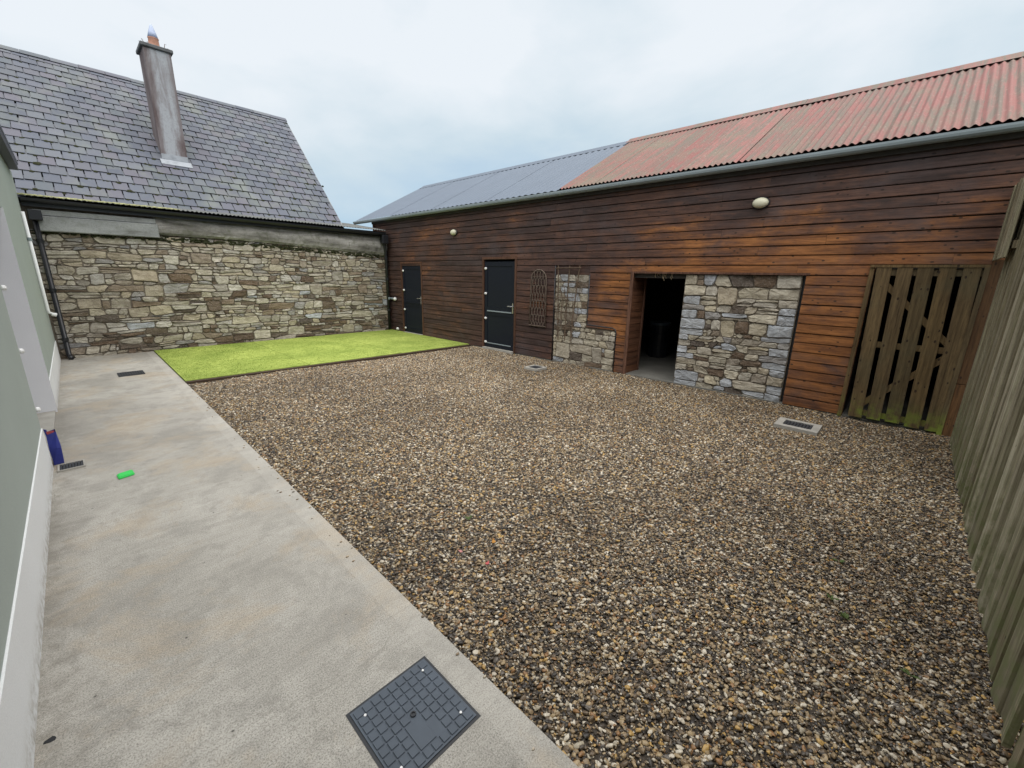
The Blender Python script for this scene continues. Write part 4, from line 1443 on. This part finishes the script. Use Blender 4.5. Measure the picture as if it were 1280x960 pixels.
# ------------------------------------------------------------------ tall board fence on the right
FY = -0.59
fn = thing('board_fence', 'tall weathered fence of upright grey green boards along the right of the gravel', 'fence', (4, FY, 0))
x = 6.47
k = 0
while x > -0.6:
    wd = random.choice([0.075, 0.085, 0.095, 0.115]) * random.uniform(0.92, 1.05)
    d = (0.0 if k % 2 else 0.02) + random.uniform(0, 0.008)
    tz = 2.82 + random.uniform(-0.012, 0.012)
    tw = random.uniform(-0.004, 0.004)
    y0 = FY + d + random.uniform(-0.003, 0.003)
    e_ = 0.004 if k % 2 else -0.001
    v = [(x - wd - e_, y0 - 0.02, -0.03), (x + e_, y0 - 0.02, -0.03), (x + e_, y0 + tw, -0.03), (x - wd - e_, y0 - tw, -0.03),
         (x - wd - e_ + tw, y0 - 0.02, tz), (x + e_ + tw, y0 - 0.02, tz), (x + e_ + tw, y0 - tw, tz), (x - wd - e_ + tw, y0 + tw, tz)]
    mk('fence_board', v, BOXF, M_FENCE, fn)
    x -= wd + 0.004
    k += 1
# short raised panel that closes the gap above the gate, set in front of the main run
for k in range(9):
    x0 = 5.93 + k * 0.0905
    d = (0.004 if k % 2 else 0.014) + random.uniform(-0.002, 0.002)
    box('fence_board', x0, x0 + (0.094 if k % 2 else 0.086), -0.515 + d - 0.02, -0.515 + d, 1.945 + random.uniform(-0.004, 0.004), 2.655 + random.uniform(-0.008, 0.008), M_FENCE, fn)
for zz_ in (2.02, 2.5):
    box('fence_rail', 5.93, 6.735, -0.566, -0.536, zz_, zz_ + 0.07, M_FENCE, fn)
for zz_ in (0.4, 1.4, 2.45):
    box('fence_rail', -0.6, 6.47, FY - 0.075, FY - 0.026, zz_, zz_ + 0.09, M_FENCE, fn)
for xx in (0.4, 2.4, 4.4, 6.35):
    box('fence_post', xx, xx + 0.1, FY - 0.18, FY - 0.077, -0.1, 2.7, M_FENCE, fn)

# ------------------------------------------------------------------ things fixed to the barn
def bulkhead(y, z, label):
    t = thing('wall_lamp', label, 'lamp', (BX - 0.03, y, z), 'bulkhead lamps on the barn')
    MB().lathe((BX - 0.026, y, z), (-1, 0, 0), [(0.1, 0), (0.1, 0.018), (0.092, 0.03)], 20, 1.12, 0.8).build('base', M_BLACK, t, smooth=False)
    MB().lathe((BX - 0.057, y, z), (-1, 0, 0), [(0.09, 0), (0.086, 0.025), (0.07, 0.048), (0.04, 0.062), (0.01, 0.066)], 20, 1.12, 0.76).build('lens', M_CREAM, t, smooth=True)


bulkhead(1.775, 2.715, 'cream oval bulkhead lamp high on the boards above the stone pier')
bulkhead(8.39, 2.675, 'cream bulkhead lamp high on the barn between the two black doors')

# arched willow trellis
tl = thing('arched_trellis', 'arched woven willow trellis hung on the boards right of the black door', 'trellis', (BX - 0.05, 5.67, 0.65))
ya, yb, zb_, zt_ = 5.47, 5.87, 0.66, 1.63
arch = [(BX - 0.05, yb + 0.02, zb_), (BX - 0.05, yb, zt_)] + [(BX - 0.05, (ya + yb) / 2 + 0.2 * math.cos(t), zt_ + 0.19 * math.sin(t)) for t in np.linspace(0.2, math.pi - 0.2, 9)] + [(BX - 0.05, ya, zt_), (BX - 0.05, ya - 0.02, zb_)]
MB().tube(arch, 0.013, 6).build('hoop', M_WICKER, tl, smooth=True)
MB().tube([(BX - 0.052, ya - 0.03, zb_ + 0.02), (BX - 0.052, yb + 0.03, zb_ + 0.02)], 0.012, 6).build('foot_rail', M_WICKER, tl)
for k in range(10):
    yy = ya + 0.025 + (yb - ya - 0.05) * k / 9
    u = (yy - (ya + yb) / 2) / 0.2
    top = zt_ + 0.19 * math.sqrt(max(0.0, 1 - u * u))
    npt = 22
    pts = []
    for q in range(npt + 1):
        zz_ = zb_ + (top - zb_) * q / npt
        pts.append((BX - 0.05 - 0.008 * math.cos(q * 1.1 + k * math.pi), yy + 0.022 * math.sin(zz_ * 21 + k * math.pi), zz_))
    MB().tube(pts, 0.0075, 4).build('willow_rod', M_WICKER, tl, smooth=True)
for zz_ in (0.9, 1.2, 1.5, 1.68):
    MB().tube([(BX - 0.045, ya + 0.0, zz_), (BX - 0.045, yb - 0.0, zz_ + 0.006)], 0.006, 5).build('cross_tie', M_WICKER, tl)

# thin leaning plant frame in front of the stone patch
pf = thing('plant_frame', 'thin rusty plant frame with bare stems against the patch of stone', 'plant frame', (BX - 0.08, 4.9, 0.45))
xs_ = BX - 0.075
for (y_t, y_b) in ((5.16, 5.08), (4.89, 4.92), (4.66, 4.78)):
    MB().tube([(xs_, y_t, 1.90), (xs_ - 0.004, (y_t + y_b) / 2 + 0.006, 1.2), (xs_ - 0.012, y_b, 0.46)], 0.011, 6).build('upright', M_TWIG, pf)
for zz_, a, b2 in ((1.85, 5.22, 4.62), (1.58, 5.14, 4.70), (1.3, 5.12, 4.74), (1.02, 5.1, 4.76), (0.76, 5.09, 4.78)):
    MB().tube([(xs_ - 0.014, a, zz_), (xs_ - 0.014, b2, zz_ + 0.01)], 0.008, 6).build('crossbar', M_TWIG, pf)
for k in range(10):
    yy = random.uniform(4.7, 5.15)
    zz_ = random.uniform(0.5, 0.9)
    pts = [(xs_ - 0.02, yy, zz_)]
    for q in range(6):
        yy += random.uniform(-0.06, 0.06)
        zz_ += random.uniform(0.08, 0.2)
        pts.append((xs_ - 0.02 + random.uniform(-0.02, 0.015), yy, min(zz_, 1.86)))
    MB().tube(pts, 0.0055, 4, r2=0.003).build('stem', M_TWIG, pf)

# outside tap and small white ball by the corner
tp = thing('outside_tap', 'pale lagged tap pipe beside the black downpipe in the far corner', 'tap', (6.7, 11.2, 0.95))
MB().tube([(6.72, 11.10, 0.96), (6.72, 11.46, 0.965)], 0.03, 10).build('lagging', M_GALV, tp, smooth=True)
MB().lathe((6.70, 11.12, 0.96), (-1, -0.4, 0), [(0.045, -0.02), (0.05, 0.01), (0.045, 0.035), (0.02, 0.05)], 12).build('valve', M_CAP, tp, smooth=True)
MB().lathe((6.66, 11.42, 0.963), (-1, -0.4, 0), [(0.05, -0.03), (0.055, 0.01), (0.04, 0.035)], 12).build('elbow', M_GALV, tp, smooth=True)
tag(MB().lathe((6.70, 11.05, 0.05), (-0.2, -0.1, 1), [(0.008, 0), (0.035, 0.012), (0.044, 0.04), (0.034, 0.07), (0.01, 0.084)], 12).build('ball', M_CAP, smooth=True), 'small white ball on the turf by the far corner downpipe', 'ball')

# dim drum inside the barn
dr = thing('storage_drum', 'dark drum with a pale lid standing inside the unlit barn', 'drum', (8.9, 3.95, 0))
MB().lathe((8.9, 3.95, 0.013), (0, 0, 1), [(0.2, 0), (0.21, 0.02), (0.21, 0.25), (0.217, 0.26), (0.21, 0.27), (0.21, 0.5), (0.217, 0.51), (0.21, 0.52), (0.21, 0.7)], 20).build('body', M_BLACK, dr, smooth=False)
MB().lathe((8.9, 3.95, 0.714), (0, 0, 1), [(0.22, 0), (0.22, 0.05), (0.2, 0.065)], 20).build('lid', M_COVER, dr)

# ------------------------------------------------------------------ covers and drains
mc = thing('manhole_cover', 'dark grey plastic access cover with square tread blocks set in the path', 'manhole cover', (0.67, 1.14, 0.0))
mx0, mx1, my0, my1 = 0.495, 0.845, 0.955, 1.315
fr = MB().box(mx0 - 0.012, mx1 + 0.012, my0 - 0.012, my1 + 0.012, 0.0005, 0.0022)
fr.build('frame', M_BLACK, mc)
box('plate', mx0, mx1, my0, my1, 0.0024, 0.0062, M_COVER, mc)
nb_ = 9
st_ = (mx1 - mx0 - 0.012) / nb_
sty = (my1 - my0 - 0.012) / nb_
blk = None
for i in range(nb_):
    for j in range(nb_):
        if (i in (3, 4) and 1 <= j <= 3) or (i == 5 and j in (1, 2)) or (i == 4 and j == 4):
            continue
        cx, cy = mx0 + 0.006 + st_ * (i + 0.5), my0 + 0.006 + sty * (j + 0.5)
        if blk is None:
            blk = box('tread_block', cx - st_ * 0.43, cx + st_ * 0.43, cy - sty * 0.43, cy + sty * 0.43, 0.0064, 0.0106, M_COVER, mc, bev=0.0016)
        else:
            link('tread_block', blk.data, (cx, cy, 0.0085), mc)
box('badge_panel', mx0 + 0.006 + st_ * 3 + 0.003, mx0 + 0.006 + st_ * 5 - 0.003, my0 + 0.006 + sty * 1 + .003, my0 + 0.006 + sty * 4 - .003, 0.0064, 0.0098, M_COVER, mc, bev=0.001)
MB().lathe(((mx0 + mx1) / 2, (my0 + my1) / 2, 0.0064), (0, 0, 1), [(0.012, 0), (0.012, 0.006), (0.007, 0.006), (0.007, 0.002)], 12).build('lifting_eye', M_BLACK, mc)
for (cx, cy) in ((mx0 + 0.04, my0 + 0.05), (mx0 + 0.04, my1 - 0.05), (mx1 - 0.04, my0 + 0.05), (mx1 - 0.04, my1 - 0.05)):
    MB().lathe((cx, cy, 0.0108), (0, 0, 1), [(0.006, 0), (0.005, 0.002)], 8).build('screw', M_CAP, mc)


def grate(name, label, x0, x1, y0, y1, rim, rimmat, nbar, zt, along='x', cat='drain', barmat=None):
    t = thing(name, label, cat, ((x0 + x1) / 2, (y0 + y1) / 2, 0))
    m = MB().box(x0 - rim, x1 + rim, y0 - rim, y0, zt - 0.04, zt).box(x0 - rim, x1 + rim, y1, y1 + rim, zt - 0.04, zt)
    m.box(x0 - rim, x0, y0, y1, zt - 0.04, zt).box(x1, x1 + rim, y0, y1, zt - 0.04, zt)
    m.build('surround', rimmat, t)
    box('sump', x0 + .001, x1 - .001, y0 + .001, y1 - .001, zt - 0.04, zt - 0.0125, M_TAR, t)
    for k in range(nbar):
        if along == 'x':
            w_ = (x1 - x0) / nbar
            box('bar', x0 + w_ * (k + 0.2), x0 + w_ * (k + 0.8), y0 + .002, y1 - .002, zt - 0.0123, zt - 0.003, barmat or M_IRON, t)
        else:
            w_ = (y1 - y0) / nbar
            box('bar', x0 + .002, x1 - .002, y0 + w_ * (k + 0.2), y0 + w_ * (k + 0.8), zt - 0.0123, zt - 0.003, barmat or M_IRON, t)
    return t


grate('drain_grate', 'small slotted drain with a white rim in the path by the blue bag', -0.285, -0.14, 5.02, 5.17, 0.012, M_EDGE, 8, 0.016)
grate('drain_grate', 'dark slotted drain at the far end of the path near the stone wall', 0.385, 0.69, 9.03, 9.33, 0.01, M_IRON, 10, 0.014)
grate('gully_cover', 'dark drain cover in a pale concrete surround in the gravel near the slatted gate', 5.70, 5.91, 0.60, 0.885, 0.075, M_EDGE, 9, 0.032, 'y')
grate('gully_cover', 'dark drain cover in a pale concrete surround in the gravel below the arched trellis', 5.80, 6.02, 4.86, 5.08, 0.045, M_EDGE, 7, 0.030, 'y')

# ------------------------------------------------------------------ loose things
bg_ = thing('blue_bag', 'tall folded blue plastic bag standing by the white plinth', 'bag', (-0.285, 5.27, 0))
bx0, bx1, by0, by1 = -0.318, -0.258, 5.23, 5.33
hb_ = 0.30
v = [(bx0, by0, 0.002), (bx1, by0 + 0.012, 0.002), (bx1, by1, 0.002), (bx0, by1, 0.002),
     (bx0 - 0.006, by0 + 0.004, 0.15), (bx1 + 0.008, by0 - 0.008, 0.15), (bx1 + 0.004, by1 + 0.006, 0.15), (bx0 - 0.004, by1, 0.15),
     (bx0 - 0.002, by0 + 0.016, hb_ - 0.02), (bx1 + 0.0, by0 + 0.012, hb_), (bx1 - 0.006, by1 - 0.012, hb_ + 0.004), (bx0, by1 - 0.016, hb_ - 0.01),
     ((bx0 + bx1) / 2 + 0.012, by0 - 0.016, 0.16)]
f = [(0, 3, 2, 1), (0, 1, 5, 12), (0, 12, 4), (12, 5, 9), (4, 12, 9, 8), (1, 2, 6, 5), (2, 3, 7, 6), (3, 0, 4, 7), (5, 6, 10, 9), (6, 7, 11, 10), (7, 4, 8, 11)]
mk('bag_body', v, f, M_BAG, bg_)
mk('bag_lining', [(bx0 + 0.002, by0 + 0.02, hb_ - 0.03), (bx1 - 0.006, by0 + 0.02, hb_ - 0.012), (bx1 - 0.01, by1 - 0.018, hb_ - 0.008), (bx0 + 0.004, by1 - 0.02, hb_ - 0.02)], [(0, 1, 2, 3)], M_BAGIN, bg_, fix=False)
MB().box(bx0 + 0.004, bx1 - 0.012, by0 + 0.03, by0 + 0.034, hb_ - 0.03, hb_ + 0.006).build('bag_label', M_LEAFR, bg_)
mk('bag_handle', [(bx0 - 0.004, by0 + 0.03, hb_ - 0.03), (bx0 + 0.012, by0 + 0.03, hb_ - 0.03), (bx0 + 0.008, by0 + 0.034, hb_ + 0.02), (bx0 - 0.01, by0 + 0.034, hb_ + 0.03),
                  (bx0 - 0.004, by0 + 0.045, hb_ - 0.03), (bx0 + 0.012, by0 + 0.045, hb_ - 0.03), (bx0 + 0.008, by0 + 0.045, hb_ + 0.02), (bx0 - 0.01, by0 + 0.045, hb_ + 0.03)], BOXF, M_BAG, bg_)

gb = mk('chalk_block', [(0.047, 4.49, 0.001), (0.155, 4.52, 0.001), (0.148, 4.63, 0.001), (0.04, 4.60, 0.001),
                        (0.052, 4.497, 0.02), (0.150, 4.526, 0.02), (0.144, 4.623, 0.02), (0.046, 4.594, 0.02)], BOXF, M_GREEN)
bm = bmesh.new()
bm.from_mesh(gb.data)
bmesh.ops.bevel(bm, geom=bm.edges[:], offset=0.006, segments=2, affect='EDGES')
bm.to_mesh(gb.data)
bm.free()
tag(gb, 'small bright green plastic block lying on the path', 'block')


def lump(name, c, r, mat, label, cat, flat=0.5, seed=0):
    rg = np.random.default_rng(seed)
    bm = bmesh.new()
    bmesh.ops.create_icosphere(bm, subdivisions=2, radius=1)
    for q in bm.verts:
        kf = 1 + 0.28 * math.sin(q.co.x * 3 + seed) * math.cos(q.co.y * 2.6 + seed * 2) + rg.normal() * 0.05
        q.co = Vector((q.co.x * kf * r, q.co.y * kf * r * 0.75, q.co.z * r * flat))
    me = bpy.data.meshes.new(name)
    bm.to_mesh(me)
    bm.free()
    me.materials.append(mat)
    return tag(link(name, me, c), label, cat)


lump('tar_spot', (-0.318, 2.018, 0.0), 0.017, M_TAR, 'black blob of tar on the path beside the white plinth', 'tar', 0.18, 3)
def leaf(c, r, mat, label, cat, seed):
    rg = np.random.default_rng(seed)
    n_ = 9
    a0 = rg.random() * 6.28
    top, bot = [], []
    for k in range(n_):
        t = 2 * math.pi * k / n_
        rr = r * (0.75 + 0.35 * rg.random()) * (1.0 if k % 2 else 0.8)
        x_, y_ = rr * math.cos(t), rr * 0.65 * math.sin(t)
        X = c[0] + x_ * math.cos(a0) - y_ * math.sin(a0)
        Y = c[1] + x_ * math.sin(a0) + y_ * math.cos(a0)
        Z = c[2] + 0.35 * r * (x_ / r) ** 2
        top.append((X, Y, Z + 0.0015))
        bot.append((X, Y, Z))
    v = bot + top + [(c[0], c[1], c[2]), (c[0], c[1], c[2] + 0.0015)]
    f = []
    for k in range(n_):
        k2 = (k + 1) % n_
        f += [(k, k2, n_ + k2, n_ + k), (k2, k, 2 * n_), (n_ + k, n_ + k2, 2 * n_ + 1)]
    return tag(mk('fallen_leaf', v, f, mat), label, cat)


leaf((1.481, 1.573, 0.016), 0.02, M_LEAFR, 'bright red scrap lying on the gravel', 'scrap', 1)
leaf((1.441, 1.772, 0.016), 0.019, plain('pink_scrap', (0.45, 0.2, 0.19), 0.6, 0.3, 0.2), 'dull pink scrap lying on the gravel near the red one', 'scrap', 2)
leaf((1.654, 1.697, 0.016), 0.024, M_LEAFO, 'small orange fallen leaf on the gravel', 'leaf', 3)
for k, (p, nl) in enumerate([((3.07, 0.04), 9), ((2.53, -0.05), 10), ((2.33, -0.3), 6), ((1.73, 2.03), 8), ((2.65, 0.03), 6)]):
    lab = ['little weed sprouting from the gravel farthest towards the slatted gate', 'little weed in the gravel, nearer of the close pair by the fence', 'small weed in the gravel close to the foot of the fence',
           'tiny weed in the gravel nearest the path', 'small weed in the gravel, farther of the close pair by the fence'][k]
    wd = thing('weed', lab, 'weed', (p[0], p[1], 0), 'weeds in the gravel')
    for q in range(nl):
        a = random.random() * 6.28
        l_ = random.uniform(0.02, 0.045)
        c0 = Vector((p[0], p[1], -0.005))
        d_ = Vector((math.cos(a), math.sin(a), random.uniform(0.3, 0.9))).normalized()
        sd_ = Vector((-math.sin(a), math.cos(a), 0)) * l_ * 0.22
        m1, tip = c0 + d_ * l_ * 0.55, c0 + d_ * l_ + Vector((0, 0, -0.004))
        up1 = Vector((0, 0, 0.0012))
        v = [c0, m1 + sd_, tip, m1 - sd_, c0 + up1, m1 + sd_ + up1, tip + up1, m1 - sd_ + up1]
        mk('leaf', [tuple(x_) for x_ in v], BOXF, M_LEAFG, wd)
for k, (pa, pb, lab) in enumerate([((2.02, -0.02), (1.86, -0.2), 'pale dry stalk lying on the gravel near the fence'), ((1.62, -0.2), (1.5, -0.26), 'short dry stalk on the gravel at the bottom right corner')]):
    mid_ = ((pa[0] + pb[0]) / 2 + 0.02, (pa[1] + pb[1]) / 2 - 0.005)
    tag(MB().tube([(pa[0], pa[1], 0.016), (mid_[0], mid_[1], 0.022), (pb[0], pb[1], 0.016)], 0.0025, 5).build('dry_stalk', M_STRAW), lab, 'stalk')

# stray pebbles kicked onto the path edge
sp_ = MB()
for k in range(45):
    yy = random.uniform(0.2, 7.6)
    xx = PX(yy) - abs(random.gauss(0, 0.05)) - 0.004
    r_ = random.uniform(0.004, 0.009)
    a = random.random() * 3.14
    n0 = len(sp_.v)
    sp_.lathe((xx, yy, 0.0), (math.cos(a) * 0.25, math.sin(a) * 0.25, 1), [(r_ * 0.6, 0), (r_, r_ * 0.4), (r_ * 0.85, r_ * 0.85), (r_ * 0.35, r_ * 1.1)], 7, 1.3, 0.9)
m_, nt_, b_ = newmat('stray_pebble', 0.5, 0.4)
nt_.links.new(ramp(nt_, rnd(nt_), [(0.0, (0.12, 0.1, 0.08)), (0.4, (0.27, 0.2, 0.13)), (0.7, (0.4, 0.32, 0.22)), (1.0, (0.55, 0.5, 0.42))]), b_.inputs['Base Color'])
tag(kind(sp_.build('stray_pebbles', m_, smooth=True), 'stuff'), 'stray pebbles scattered along the edge of the concrete path', 'pebbles')
